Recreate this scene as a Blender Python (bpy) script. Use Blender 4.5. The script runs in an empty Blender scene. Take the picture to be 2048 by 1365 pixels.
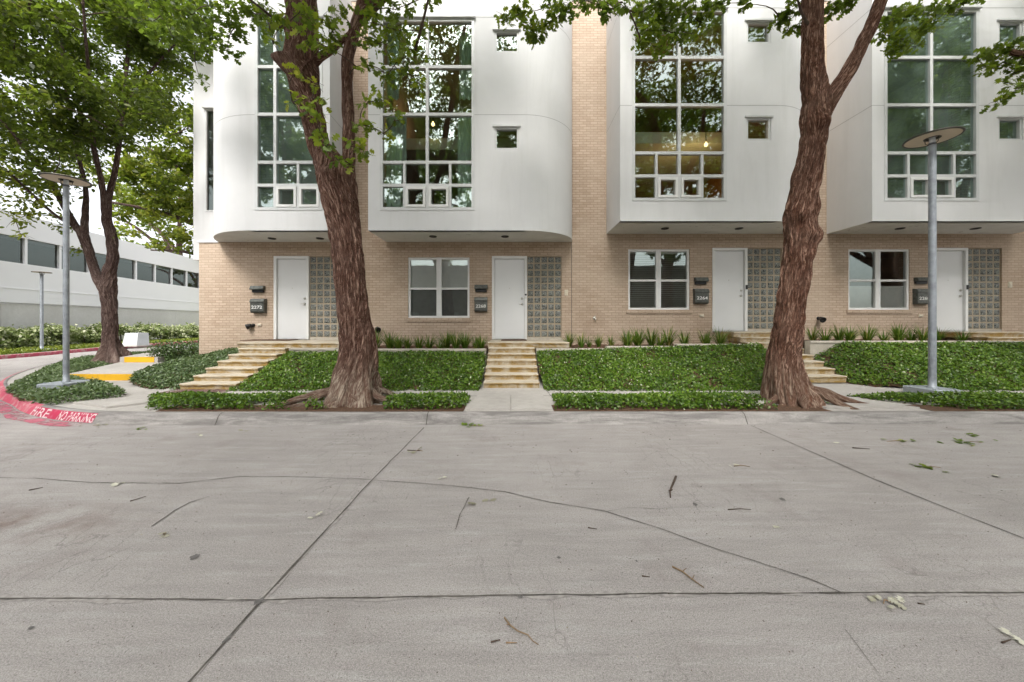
import bpy, bmesh, math, random
import numpy as np
from mathutils import Vector, Matrix, noise as mnoise
R = math.radians
scene = bpy.context.scene
COL = scene.collection

# ------------------------------------------------------------------ camera
EYE, F = 1.5, 700.0                    # eye height (m), focal length in pixels of the 2048 wide frame
HX, HY = 1024.0, 645.0                 # vanishing point of the street's depth lines
cd = bpy.data.cameras.new('camera')
cam = bpy.data.objects.new('camera', cd)
COL.objects.link(cam)
cam.location = (0, 0, EYE)
cam.rotation_euler = (R(90), 0, 0)
cd.sensor_width = 36
cd.lens = F / 2048 * 36
cd.shift_y = -37.5 / 2048
cd.clip_end = 1500
cd.clip_start = .05
scene.camera = cam

# ------------------------------------------------------------------ sky, sun, exposure
SUN_EL, SUN_AZ = 50, 186               # azimuth the light comes from, clockwise from +Y
world = bpy.data.worlds.new('World')
scene.world = world
world.use_nodes = True
wn = world.node_tree
wn.nodes.clear()
wo = wn.nodes.new('ShaderNodeOutputWorld')
wb = wn.nodes.new('ShaderNodeBackground')
ws = wn.nodes.new('ShaderNodeTexSky')
ws.sky_type = 'NISHITA'
ws.sun_disc = False
ws.sun_elevation = R(SUN_EL)
ws.sun_rotation = R(SUN_AZ)
ws.dust_density = 4
ws.air_density = 1.0
whs = wn.nodes.new('ShaderNodeHueSaturation')   # an overcast sky: hardly any blue in it
whs.inputs['Saturation'].default_value = .16
wn.links.new(ws.outputs[0], whs.inputs['Color'])
wn.links.new(whs.outputs[0], wb.inputs[0])
wb.inputs[1].default_value = .15
wn.links.new(wb.outputs[0], wo.inputs[0])
sd = bpy.data.lights.new('sun', 'SUN')
sd.energy = 1.4
sd.angle = R(18)
sd.color = (1, .96, .9)
sun = bpy.data.objects.new('sun', sd)
COL.objects.link(sun)
az, el = R(SUN_AZ), R(SUN_EL)
sdir = Vector((math.sin(az) * math.cos(el), math.cos(az) * math.cos(el), math.sin(el)))
sun.rotation_euler = (-sdir).to_track_quat('-Z', 'Y').to_euler()
scene.view_settings.view_transform = 'Standard'
scene.view_settings.look = 'None'
scene.view_settings.exposure = 1.53
scene.view_settings.gamma = 1
scene.cycles.max_bounces = 8
scene.cycles.transparent_max_bounces = 12
scene.cycles.caustics_reflective = False
scene.cycles.caustics_refractive = False


# ------------------------------------------------------------------ helpers
def P(px, py, Y):
    """the point at depth Y seen at pixel px, py of the 2048 wide frame"""
    return Vector(((px - HX) / F * Y, Y, EYE + (HY - py) / F * Y))


def G(px, py, z=0.0):
    """the point at height z seen at pixel px, py"""
    Y = F * (EYE - z) / (py - HY)
    return Vector(((px - HX) / F * Y, Y, z))


def rng(s):
    return np.random.default_rng(s)


def lin(r, g, b):
    f = lambda c: (c / 12.92 if c <= .04045 else ((c + .055) / 1.055) ** 2.4)
    return (f(r / 255), f(g / 255), f(b / 255), 1)


class MB:
    """collects faces and links them as one mesh object"""
    def __init__(s):
        s.v, s.f, s.m, s.uv, s.sm = [], [], [], {}, []

    def add(s, vs, fs, mi=0, smooth=False):
        o = len(s.v)
        s.v += [tuple(v) for v in vs]
        for f in fs:
            s.f.append([i + o for i in f])
            s.m.append(mi)
            s.sm.append(smooth)
        return o

    def quad(s, a, b, c, d, mi=0, smooth=False):
        s.add([a, b, c, d], [(0, 1, 2, 3)], mi, smooth)

    def box(s, x0, x1, y0, y1, z0, z1, mi=0, skip=''):
        vs = [(x, y, z) for z in (z0, z1) for y in (y0, y1) for x in (x0, x1)]
        fs = {'b': (0, 2, 3, 1), 't': (4, 5, 7, 6), 'f': (0, 1, 5, 4), 'k': (2, 6, 7, 3), 'l': (0, 4, 6, 2), 'r': (1, 3, 7, 5)}
        s.add(vs, [f for k, f in fs.items() if k not in skip], mi)

    def bbox(s, x0, x1, y0, y1, z0, z1, c=.01, mi=0):
        """a box with its upright and front edges chamfered"""
        pl = [(x0 + c, y0), (x1 - c, y0), (x1, y0 + c), (x1, y1), (x0, y1), (x0, y0 + c)]
        pi = [(x0 + c * 2, y0 + c), (x1 - c * 2, y0 + c), (x1 - c, y0 + c * 2), (x1 - c, y1), (x0 + c, y1), (x0 + c, y0 + c * 2)]
        n = 6
        vs = [(x, y, z0) for x, y in pi] + [(x, y, z0 + c) for x, y in pl] + [(x, y, z1 - c) for x, y in pl] + [(x, y, z1) for x, y in pi]
        fs = [tuple(range(n - 1, -1, -1)), tuple(range(3 * n, 4 * n))]
        for k in range(3):
            for i in range(n):
                j = (i + 1) % n
                fs.append((k * n + i, k * n + j, (k + 1) * n + j, (k + 1) * n + i))
        s.add(vs, fs, mi)

    def tube(s, pts, n=8, mi=0, cap=True):
        pts = [(Vector(p), r) for p, r in pts]
        up = None
        o = len(s.v)
        for k, (p, r) in enumerate(pts):
            t = (pts[min(k + 1, len(pts) - 1)][0] - pts[max(k - 1, 0)][0])
            t = t.normalized() if t.length > 1e-9 else Vector((0, 0, 1))
            if up is None:
                up = t.orthogonal().normalized()
            up = (up - t * up.dot(t))
            up = up.normalized() if up.length > 1e-6 else t.orthogonal().normalized()
            b = t.cross(up)
            for i in range(n):
                a = 2 * math.pi * i / n
                s.v.append(tuple(p + (up * math.cos(a) + b * math.sin(a)) * r))
        for k in range(len(pts) - 1):
            for i in range(n):
                j = (i + 1) % n
                s.f.append([o + k * n + i, o + k * n + j, o + (k + 1) * n + j, o + (k + 1) * n + i])
                s.m.append(mi)
                s.sm.append(True)
        if cap:
            for k, rev in ((0, True), (len(pts) - 1, False)):
                f = [o + k * n + i for i in range(n)]
                s.f.append(f[::-1] if rev else f)
                s.m.append(mi)
                s.sm.append(False)

    def lathe(s, c, prof, n=24, mi=0, smooth=True):
        o = len(s.v)
        for r, z in prof:
            for i in range(n):
                a = 2 * math.pi * i / n
                s.v.append((c[0] + r * math.cos(a), c[1] + r * math.sin(a), c[2] + z))
        for k in range(len(prof) - 1):
            for i in range(n):
                j = (i + 1) % n
                s.f.append([o + k * n + i, o + k * n + j, o + (k + 1) * n + j, o + (k + 1) * n + i])
                s.m.append(mi)
                s.sm.append(smooth)

    def prism(s, poly, z0, z1, mi=0, mside=None):
        n = len(poly)
        vs = [(x, y, z0) for x, y in poly] + [(x, y, z1) for x, y in poly]
        s.add(vs, [tuple(range(n, 2 * n))], mi)
        s.add(vs, [tuple(range(n - 1, -1, -1))] + [(i, (i + 1) % n, n + (i + 1) % n, n + i) for i in range(n)], mi if mside is None else mside)

    def build(s, name, mats, parent=None, kind=None):
        me = bpy.data.meshes.new(name)
        me.from_pydata(s.v, [], s.f)
        mats = mats if isinstance(mats, (list, tuple)) else [mats]
        for m in mats:
            me.materials.append(m)
        me.polygons.foreach_set('material_index', s.m)
        me.polygons.foreach_set('use_smooth', s.sm)
        me.validate()
        me.update()
        o = bpy.data.objects.new(name, me)
        COL.objects.link(o)
        if parent is not None:
            o.parent = parent
            o.matrix_parent_inverse = Matrix.Translation(-parent.location)
        if kind:
            o['kind'] = kind
        return o


def tag(o, label, cat, group=None, kind=None):
    o['label'] = label
    o['category'] = cat
    if group:
        o['group'] = group
    if kind:
        o['kind'] = kind
    return o


def thing(name, loc, label, cat, group=None):
    o = bpy.data.objects.new(name, None)
    COL.objects.link(o)
    o.location = loc
    return tag(o, label, cat, group)


def copy_tree(o, loc, rz=0, sc=1.0, parent=None):
    c = o.copy()
    COL.objects.link(c)
    if parent is None:
        c.location = loc
        c.rotation_euler = (0, 0, rz)
        c.scale = (sc, sc, sc)
    else:
        c.parent = parent
        c.matrix_parent_inverse = o.matrix_parent_inverse.copy()
    for ch in list(o.children):
        copy_tree(ch, None, parent=c)
    return c


ORD = ['first', 'second', 'third', 'fourth', 'fifth', 'sixth', 'seventh', 'eighth', 'ninth', 'tenth', 'eleventh', 'twelfth']


# ------------------------------------------------------------------ materials
class NT:
    def __init__(s, name):
        s.mat = bpy.data.materials.new(name)
        s.mat.use_nodes = True
        s.t = s.mat.node_tree
        s.t.nodes.clear()
        s.out = s.n('OutputMaterial')

    def n(s, kind, **kw):
        nd = s.t.nodes.new('ShaderNode' + kind)
        for k, v in kw.items():
            if k in nd.inputs:
                s.set(nd.inputs[k], v)
            else:
                setattr(nd, k, v)
        return nd

    def set(s, inp, v):
        if isinstance(v, bpy.types.NodeSocket):
            s.t.links.new(v, inp)
        else:
            inp.default_value = v

    def coord(s, kind='Object', scale=(1, 1, 1)):
        c = s.n('TexCoord')
        m = s.n('Mapping', Vector=c.outputs[kind])
        m.inputs['Scale'].default_value = scale
        return m.outputs[0]

    def noise(s, vec, scale, detail=4, rough=.55, dist=0):
        return s.n('TexNoise', Vector=vec, Scale=scale, Detail=detail, Roughness=rough, Distortion=dist).outputs[0]

    def ramp(s, fac, stops, interp='LINEAR'):
        r = s.n('ValToRGB', Fac=fac)
        cr = r.color_ramp
        cr.interpolation = interp
        while len(cr.elements) < len(stops):
            cr.elements.new(.5)
        for e, (p, c) in zip(cr.elements, stops):
            e.position = p
            e.color = c if isinstance(c, (tuple, list)) else (c, c, c, 1)
        return r.outputs[0]

    def mix(s, fac, a, b, blend='MIX'):
        m = s.n('Mix', data_type='RGBA', blend_type=blend)
        s.set(m.inputs[0], fac)
        s.set(m.inputs[6], a)
        s.set(m.inputs[7], b)
        return m.outputs[2]

    def math(s, op, a, b=0.0):
        m = s.n('Math', operation=op)
        s.set(m.inputs[0], a)
        s.set(m.inputs[1], b)
        return m.outputs[0]

    def bump(s, h, strength, dist=.01, normal=None):
        b = s.n('Bump', Height=h, Strength=strength, Distance=dist)
        if normal is not None:
            s.set(b.inputs['Normal'], normal)
        return b.outputs[0]

    def bsdf(s, col, rough=.7, normal=None, metal=0.0, spec=.5, **kw):
        b = s.n('BsdfPrincipled')
        s.set(b.inputs['Base Color'], col)
        s.set(b.inputs['Roughness'], rough)
        s.set(b.inputs['Metallic'], metal)
        s.set(b.inputs['Specular IOR Level'], spec)
        if normal is not None:
            s.set(b.inputs['Normal'], normal)
        for k, v in kw.items():
            s.set(b.inputs[k], v)
        return b.outputs[0]

    def done(s, sh):
        s.t.links.new(sh, s.out.inputs[0])
        return s.mat


def simple(name, col, rough=.6, metal=0, var=.12, scale=6, bump=.0, spec=.5):
    t = NT(name)
    v = t.coord()
    n = t.noise(v, scale, 5)
    c = t.mix(t.ramp(n, [(.3, 0.0), (.7, 1.0)]), tuple(x * (1 - var) for x in col[:3]) + (1,), tuple(min(1, x * (1 + var)) for x in col[:3]) + (1,))
    nb = t.bump(t.noise(v, scale * 8, 3), bump, .01) if bump else None
    return t.done(t.bsdf(c, rough, nb, metal, spec))


def concrete(name, c0, c1, stain, fine=1.0, bump=.25, big=.6):
    t = NT(name)
    v = t.coord()
    large = t.noise(v, big, 6, .6, .4)
    med = t.noise(v, 7, 6, .65)
    grain = t.noise(v, 140, 3, .7)
    c = t.mix(t.ramp(large, [(.32, 0.0), (.68, 1.0)]), c0, c1)
    c = t.mix(t.ramp(med, [(.35, .0), (.75, .38)]), c, stain)
    c = t.mix(.55 * fine, c, t.ramp(grain, [(.28, (.25, .25, .25, 1)), (.5, (.5, .5, .5, 1)), (.72, (.72, .72, .72, 1))]), 'OVERLAY')
    pits = t.n('TexVoronoi', Vector=v, Scale=38.0, Randomness=1.0)
    pit = t.ramp(pits.outputs['Distance'], [(.0, 1.0), (.14, 0.0)])
    mask = t.ramp(t.noise(v, 9, 2), [(.5, 0.0), (.62, 1.0)])
    c = t.mix(t.math('MULTIPLY', t.math('MULTIPLY', pit, mask), .45 * fine), c, (.09, .08, .075, 1))
    h = t.math('ADD', grain, t.math('MULTIPLY', med, .6))
    return t.done(t.bsdf(c, .85, t.bump(h, bump, .006), 0, .3))


M = {}


def road_material():
    t = NT('road_concrete')
    v = t.coord()
    large = t.noise(v, .35, 7, .62, .6)
    c = t.mix(t.ramp(large, [(.3, 0.0), (.7, 1.0)]), (.30, .275, .264, 1), (.42, .392, .378, 1))
    # broom texture and worn streaks run across the lane
    vs = t.coord(scale=(1, 9, 1))
    streak = t.noise(vs, 1.1, 6, .65, .3)
    c = t.mix(t.ramp(streak, [(.42, 0.0), (.74, .45)]), c, (.225, .208, .20, 1))
    vs2 = t.coord(scale=(2.2, 14, 1))
    c = t.mix(t.ramp(t.noise(vs2, .9, 5, .6, .2), [(.53, 0.0), (.78, .5)]), c, (.46, .448, .44, 1))
    # rusty brown stains
    spot = t.n('Mapping', Vector=t.coord())
    spot.inputs['Location'].default_value = (3.55, -2.62, 0)
    spot.inputs['Scale'].default_value = (1, 1, 1)
    vl = t.n('VectorMath', operation='LENGTH')
    sc = t.n('VectorMath', operation='MULTIPLY')
    t.set(sc.inputs[0], spot.outputs[0])
    sc.inputs[1].default_value = (1.0, 2.6, 0)
    t.set(vl.inputs[0], sc.outputs[0])
    fall = t.ramp(vl.outputs['Value'], [(.0, 1.0), (.95, 0.0)])
    blot = t.ramp(t.noise(v, 3.0, 5, .6), [(.4, 0.0), (.62, 1.0)])
    c = t.mix(t.math('MULTIPLY', t.math('MULTIPLY', fall, blot), .9), c, (.17, .115, .095, 1))
    blot2 = t.ramp(t.noise(v, 1.5, 6, .66), [(.56, 0.0), (.72, .5)])
    c = t.mix(blot2, c, (.225, .19, .178, 1))
    grain = t.noise(v, 190, 2, .7)
    c = t.mix(.8, c, t.ramp(grain, [(.3, (.26, .26, .26, 1)), (.5, (.5, .5, .5, 1)), (.7, (.73, .73, .73, 1))]), 'OVERLAY')
    g2 = t.noise(t.coord(), 75, 3, .7)
    c = t.mix(.4, c, t.ramp(g2, [(.3, (.34, .34, .34, 1)), (.5, (.5, .5, .5, 1)), (.7, (.66, .66, .66, 1))]), 'OVERLAY')
    vo = t.n('TexVoronoi', Vector=v, Scale=26.0)
    pit = t.ramp(vo.outputs['Distance'], [(.02, 1.0), (.12, 0.0)])
    mask = t.ramp(t.noise(v, 5, 2), [(.52, 0.0), (.64, 1.0)])
    c = t.mix(t.math('MULTIPLY', t.math('MULTIPLY', pit, mask), .75), c, (.075, .068, .062, 1))
    pores = t.ramp(t.noise(v, 85, 2, .5), [(.60, 0.0), (.68, .6)])
    c = t.mix(t.math('MULTIPLY', pores, t.ramp(t.noise(v, 2.2, 3), [(.35, .35), (.65, 1.0)])), c, (.12, .108, .10, 1))
    cz = t.n('TexVoronoi', Vector=t.n('VectorMath', operation='ADD').outputs[0], Scale=1.0, feature='DISTANCE_TO_EDGE')
    wob = cz.inputs['Vector'].links[0].from_node
    t.set(wob.inputs[0], t.coord(scale=(6.5, 2.2, 1)))
    t.set(wob.inputs[1], t.n('TexNoise', Vector=v, Scale=4.0, Detail=4.0).outputs[1])
    line = t.ramp(cz.outputs['Distance'], [(.0, 1.0), (.022, 0.0)])
    c = t.mix(t.math('MULTIPLY', line, t.ramp(t.noise(v, .8, 3), [(.48, 0.0), (.62, .5)])), c, (.13, .118, .11, 1))
    drip = t.n('TexVoronoi', Vector=v, Scale=1.6)
    dm = t.ramp(t.math('ADD', drip.outputs['Distance'], t.math('MULTIPLY', t.noise(v, 14, 3), .05)), [(.04, .75), (.062, 0.0)])
    c = t.mix(dm, c, (.13, .12, .112, 1))
    h = t.math('ADD', t.math('MULTIPLY', grain, 1.0), t.math('MULTIPLY', g2, .9))
    return t.done(t.bsdf(c, .82, t.bump(h, .35, .006), 0, .35))


def brick_material():
    t = NT('painted_brick')
    tc = t.n('TexCoord')
    sx = t.n('SeparateXYZ', Vector=tc.outputs['Object'])
    cx = t.n('CombineXYZ', X=t.math('ADD', sx.outputs[0], sx.outputs[1]), Y=sx.outputs[2])
    b = t.n('TexBrick', Vector=cx.outputs[0], Scale=1.0)
    b.inputs['Mortar Size'].default_value = .0095
    b.inputs['Mortar Smooth'].default_value = .35
    b.inputs['Brick Width'].default_value = .21
    b.inputs['Row Height'].default_value = .074
    b.inputs['Bias'].default_value = 0
    b.inputs['Color1'].default_value = (.425, .32, .235, 1)
    b.inputs['Color2'].default_value = (.525, .41, .315, 1)
    b.inputs['Mortar'].default_value = (.315, .225, .16, 1)
    v = t.coord()
    n1 = t.noise(v, .9, 5, .6)
    c = t.mix(t.ramp(n1, [(.35, 0.0), (.7, .5)]), b.outputs['Color'], (.53, .43, .34, 1))
    n2 = t.noise(v, 30, 4, .65)
    c = t.mix(.3, c, t.ramp(n2, [(.3, (.35, .35, .35, 1)), (.7, (.65, .65, .65, 1))]), 'OVERLAY')
    h = t.math('SUBTRACT', t.math('MULTIPLY', n2, .25), b.outputs['Fac'])
    return t.done(t.bsdf(c, .75, t.bump(h, .45, .008), 0, .35))


def stucco_material():
    t = NT('white_stucco')
    v = t.coord()
    n = t.noise(v, .55, 6, .6, .3)
    c = t.mix(t.ramp(n, [(.3, 0.0), (.7, 1.0)]), (.66, .66, .665, 1), (.735, .735, .74, 1))
    st = t.noise(t.coord(scale=(2.6, 2.6, .25)), 1.0, 6, .68, .5)
    c = t.mix(t.ramp(st, [(.5, 0.0), (.8, .36)]), c, (.54, .54, .53, 1))
    g = t.noise(v, 110, 3, .6)
    return t.done(t.bsdf(c, .72, t.bump(t.math('ADD', g, t.math('MULTIPLY', t.noise(v, 5, 3), .8)), .1, .01), 0, .3))


def soffit_material():
    t = NT('soffit_paint')
    v = t.coord()
    c = t.mix(t.ramp(t.noise(v, 2.5, 5), [(.3, 0.0), (.7, 1.0)]), (.62, .62, .61, 1), (.70, .70, .69, 1))
    pe = t.ramp(t.noise(v, 4.5, 4, .6), [(.66, 0.0), (.69, 1.0)])
    c = t.mix(t.math('MULTIPLY', pe, .45), c, (.28, .26, .245, 1))
    return t.done(t.bsdf(c, .75, None, 0, .3))


def glass_material(name, tint, refl=.3, haze=.0):
    t = NT(name)
    v = t.coord()
    nb = t.bump(t.noise(v, 1.3, 2), .018, .05)
    tr = t.n('BsdfTransparent', Color=tint)
    gl = t.n('BsdfGlossy', Color=(.80, .93, .88, 1), Roughness=.02)
    t.set(gl.inputs['Normal'], nb)
    fr = t.n('Fresnel', IOR=1.5)
    fac = t.math('MINIMUM', t.math('ADD', t.math('MULTIPLY', fr.outputs[0], 1.2), refl), 1.0)
    ms = t.n('MixShader', Fac=fac)
    t.t.links.new(tr.outputs[0], ms.inputs[1])
    t.t.links.new(gl.outputs[0], ms.inputs[2])
    sh = ms.outputs[0]
    if haze:
        d = t.n('BsdfDiffuse', Color=(.40, .55, .48, 1))  # green diffuse layer paints bright, hazy tree reflections onto the pane
        m2 = t.n('MixShader', Fac=t.math('MULTIPLY', t.ramp(t.noise(v, 1.2, 4), [(.35, .3), (.7, 1.0)]), haze))
        t.t.links.new(sh, m2.inputs[1])
        t.t.links.new(d.outputs[0], m2.inputs[2])
        sh = m2.outputs[0]
    return t.done(sh)


def glass_block_material():
    t = NT('wavy_glass_block')
    v = t.coord(scale=(1, .2, 1))
    w = t.noise(v, 22, 3, .6, 2.2)
    c = t.ramp(w, [(.36, (.02, .025, .028, 1)), (.46, (.07, .078, .076, 1)), (.54, (.42, .43, .39, 1)), (.62, (.085, .095, .092, 1))])  # pale and dark refraction of the interior, painted into the block colour
    return t.done(t.bsdf(c, .15, t.bump(w, .8, .03), 0, .5))


def bark_material(name, dark, mid, light, base, lo_top=1.0):
    t = NT(name)
    uv = t.n('UVMap').outputs[0]
    def stretched(sx, sy, d, r, w):
        m = t.n('Mapping', Vector=uv)
        m.inputs['Scale'].default_value = (sx, sy, 1)
        return t.noise(m.outputs[0], 1, d, r, w)
    n0 = stretched(11, 1.3, 4, .6, 1.2)
    n1 = stretched(23, 3.4, 5, .62, 1.0)
    n2 = stretched(48, 9, 4, .65, .7)
    fine = stretched(105, 45, 3, .7, .2)
    ab = lambda n: t.math('ABSOLUTE', t.math('SUBTRACT', n, .5))
    f1 = t.ramp(ab(n1), [(.0, 0.0), (.035, .45), (.10, 1.0)])
    f0 = t.ramp(ab(n0), [(.0, .0), (.03, .6), (.08, 1.0)])
    fiss = t.math('MULTIPLY', f1, f0)                       # thin dark furrows between the ridges
    ridge = t.math('ADD', t.math('MULTIPLY', fiss, .42), t.math('MULTIPLY', n2, .8))
    patch = t.noise(t.coord(), 3.0, 5, .65)
    c = t.ramp(ridge, [(.36, dark), (.62, mid), (.88, light)])
    c = t.mix(t.ramp(patch, [(.45, 0.0), (.75, .5)]), c, t.mix(ridge, dark, light))
    c = t.mix(.75, c, t.ramp(fine, [(.25, (.2, .2, .2, 1)), (.5, (.5, .5, .5, 1)), (.75, (.8, .8, .8, 1))]), 'OVERLAY')
    # grey weathered bark near the root flare
    tc = t.n('TexCoord')
    z = t.n('SeparateXYZ', Vector=tc.outputs['Object']).outputs[2]
    zz = t.math('ADD', z, t.math('MULTIPLY', t.math('SUBTRACT', t.noise(tc.outputs['Object'], 3.0, 5), .5), 1.1))
    lo = t.ramp(zz, [(.35, 1.0), (lo_top, 0.0)])
    c = t.mix(t.math('MULTIPLY', lo, .75), c, t.mix(t.ramp(ridge, [(.35, 0.0), (.8, 1.0)]), mid, base))
    h = t.math('ADD', ridge, t.math('MULTIPLY', fine, .45))
    return t.done(t.bsdf(c, .88, t.bump(h, 1.0, .06), 0, .25))


def leaf_material(name, stops, rough=.45, trans=.35, spec=.4):
    t = NT(name)
    a = t.n('Attribute', attribute_name='tone')
    c = t.ramp(a.outputs['Fac'], stops)
    b = t.bsdf(c, rough, None, 0, spec)
    tr = t.n('BsdfTranslucent', Color=t.mix(.5, c, (.25, .38, .03, 1)))
    ms = t.n('MixShader', Fac=trans)
    t.t.links.new(b, ms.inputs[1])
    t.t.links.new(tr.outputs[0], ms.inputs[2])
    return t.done(ms.outputs[0])


def worn_paint(name, col, under, lo=.45, hi=.6, scale=7.0, clear=False):
    t = NT(name)
    v = t.coord()
    n = t.ramp(t.noise(v, scale, 6, .68, .4), [(lo, 1.0), (hi, 0.0)])
    if clear:
        b = t.bsdf(col, .7)
        ms = t.n('MixShader', Fac=n)
        tr = t.n('BsdfTransparent')
        t.t.links.new(tr.outputs[0], ms.inputs[1])
        t.t.links.new(b, ms.inputs[2])
        return t.done(ms.outputs[0])
    return t.done(t.bsdf(t.mix(n, under, col), .7, t.bump(t.noise(v, 90, 3), .2, .006)))


def emit(name, col, s):
    t = NT(name)
    e = t.n('Emission', Color=col, Strength=s)
    return t.done(e.outputs[0])


M['road'] = road_material()
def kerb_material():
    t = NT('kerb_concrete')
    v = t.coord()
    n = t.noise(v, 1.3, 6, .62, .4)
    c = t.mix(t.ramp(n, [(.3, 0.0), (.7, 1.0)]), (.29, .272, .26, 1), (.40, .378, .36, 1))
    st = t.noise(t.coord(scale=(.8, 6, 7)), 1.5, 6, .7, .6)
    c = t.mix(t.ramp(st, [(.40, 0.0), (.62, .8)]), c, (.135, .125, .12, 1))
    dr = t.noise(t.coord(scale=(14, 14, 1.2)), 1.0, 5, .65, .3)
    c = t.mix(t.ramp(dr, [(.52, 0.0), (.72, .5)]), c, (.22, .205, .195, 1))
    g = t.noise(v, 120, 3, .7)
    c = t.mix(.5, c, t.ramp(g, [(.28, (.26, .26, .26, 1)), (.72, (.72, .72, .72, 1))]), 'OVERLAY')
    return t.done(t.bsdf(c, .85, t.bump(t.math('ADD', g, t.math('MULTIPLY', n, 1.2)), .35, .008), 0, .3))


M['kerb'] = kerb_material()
M['walk'] = concrete('walk_concrete', (.40, .375, .35, 1), (.50, .475, .445, 1), (.26, .235, .215, 1), .8, .25, .9)
def step_material():
    t = NT('step_concrete')
    v = t.coord()
    c = t.mix(t.ramp(t.noise(v, 2.2, 6, .6, .4), [(.3, 0.0), (.7, 1.0)]), (.44, .375, .285, 1), (.57, .515, .425, 1))
    # ochre algae that grows on the risers only
    nz = t.n('SeparateXYZ', Vector=t.n('NewGeometry').outputs['True Normal']).outputs[2]
    riser = t.ramp(nz, [(.2, 1.0), (.6, 0.0)])
    al = t.ramp(t.noise(v, 4.0, 6, .65, .5), [(.34, 0.0), (.58, .95)])
    c = t.mix(t.math('MULTIPLY', riser, al), c, (.30, .19, .05, 1))
    g = t.noise(v, 120, 3, .7)
    c = t.mix(.5, c, t.ramp(g, [(.28, (.26, .26, .26, 1)), (.72, (.72, .72, .72, 1))]), 'OVERLAY')
    return t.done(t.bsdf(c, .85, t.bump(t.math('ADD', g, t.noise(v, 9, 4)), .35, .008), 0, .3))


M['step'] = step_material()
M['coping'] = concrete('coping_concrete', (.44, .40, .345, 1), (.55, .505, .44, 1), (.28, .23, .16, 1), .8, .3, 2)
M['joint'] = simple('joint_filler', (.085, .075, .066, 1), .95, var=.5, scale=30)
M['chip'] = simple('chipped_edge', (.33, .305, .29, 1), .95, var=.3, scale=25)
M['crack'] = simple('crack_dark', (.14, .125, .115, 1), .95, var=.5, scale=30)
M['soil'] = simple('mulch_soil', (.105, .055, .03, 1), .95, var=.55, scale=26, bump=.9)
M['earth'] = simple('earth', (.11, .10, .06, 1), .95, var=.3, scale=1.5)
M['brick'] = brick_material()
M['stucco'] = stucco_material()
M['groove'] = simple('stucco_groove', (.33, .33, .325, 1), .9)
M['soffit'] = soffit_material()
M['alu'] = simple('window_aluminium', (.62, .63, .63, 1), .42, 0, .05, 3)
M['whiteframe'] = simple('white_frame_paint', (.74, .74, .73, 1), .45, 0, .04, 3)
M['door'] = simple('white_door_paint', (.72, .725, .73, 1), .38, 0, .03, 1.2)
M['glass'] = glass_material('window_glass', (.78, .90, .85, 1), .17)
M['glass_haze'] = glass_material('painted_reflection_glass', (.62, .80, .74, 1), .19, .2)
M['glass_dark'] = glass_material('dark_window_glass', (.95, .97, .95, 1), .10)
M['glass_office'] = glass_material('office_glass', (.7, .7, .7, 1), .03)
M['gblock'] = glass_block_material()
M['gmortar'] = simple('glass_block_mortar', (.36, .30, .22, 1), .85, var=.15, scale=14, bump=.3)
M['roomwall'] = simple('room_plaster', (.42, .38, .33, 1), .9, var=.08)
M['warmwall'] = simple('warm_room_plaster', (.55, .30, .13, 1), .9, var=.1)
M['roomfloor'] = simple('room_floor', (.16, .10, .065, 1), .6, var=.2)
M['slab'] = simple('mezzanine_paint', (.62, .70, .66, 1), .8, var=.05)
M['curtain'] = simple('sage_curtain', (.74, .84, .77, 1), .9, var=.06, scale=3)
M['blind'] = simple('white_blind', (.80, .80, .77, 1), .6, var=.04)
M['blindgrey'] = simple('grey_screen', (.17, .17, .17, 1), .8, var=.1)
M['shadegrey'] = simple('grey_roller_fabric', (.26, .26, .265, 1), .8, var=.06)
M['mailbox'] = simple('grey_green_metal', (.10, .105, .095, 1), .42, .35, .35, 14, .15)
M['blackmetal'] = simple('black_metal', (.018, .018, .018, 1), .45, .2, .2, 8)
M['galv'] = simple('galvanised_steel', (.30, .325, .36, 1), .5, .25, .2, 9, .05)
M['galvbase'] = simple('galvanised_plate', (.33, .36, .39, 1), .55, .15, .2, 7, .05)
M['shade'] = simple('lamp_disc_paint', (.64, .54, .43, 1), .6, 0, .06, 3)
M['shaderim'] = simple('lamp_disc_rim', (.055, .05, .04, 1), .5, .3, .2, 6)
M['lampglass'] = simple('opal_glass', (.72, .75, .78, 1), .25, 0, .04, 8)
M['chrome'] = simple('satin_chrome', (.55, .54, .5, 1), .28, .9, .08, 20)
M['ivory'] = simple('ivory_plastic', (.62, .56, .45, 1), .5, 0, .05, 10)
M['digits'] = simple('white_digits', (.8, .8, .78, 1), .5, 0, .05, 10)
M['rust'] = simple('rusty_iron', (.15, .09, .08, 1), .85, .1, .35, 8, .3)
M['red'] = worn_paint('red_kerb_paint', (.42, .014, .065, 1), (.46, .15, .20, 1), .48, .70, 6)
M['redfade'] = worn_paint('faded_red_kerb_paint', (.48, .06, .11, 1), (.50, .28, .28, 1), .46, .62, 6)
M['redroad'] = worn_paint('red_overspray', (.46, .13, .18, 1), (.4, .3, .3, 1), .45, .55, 5, True)
M['whitepaint'] = worn_paint('white_letter_paint', (.72, .60, .60, 1), (.46, .06, .11, 1), .52, .64, 26)
M['yellow'] = worn_paint('yellow_edge_paint', (.72, .40, .012, 1), (.40, .25, .05, 1), .56, .7, 7)
M['bark1'] = bark_material('reddish_bark', (.062, .026, .017, 1), (.21, .105, .073, 1), (.47, .31, .24, 1), (.62, .53, .42, 1), 2.6)
M['bark2'] = bark_material('red_brown_bark', (.062, .024, .014, 1), (.225, .105, .066, 1), (.52, .33, .245, 1), (.50, .38, .29, 1), 1.4)
M['bark3'] = bark_material('grey_brown_bark', (.055, .03, .026, 1), (.155, .095, .08, 1), (.30, .22, .19, 1), (.25, .19, .16, 1))
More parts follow.
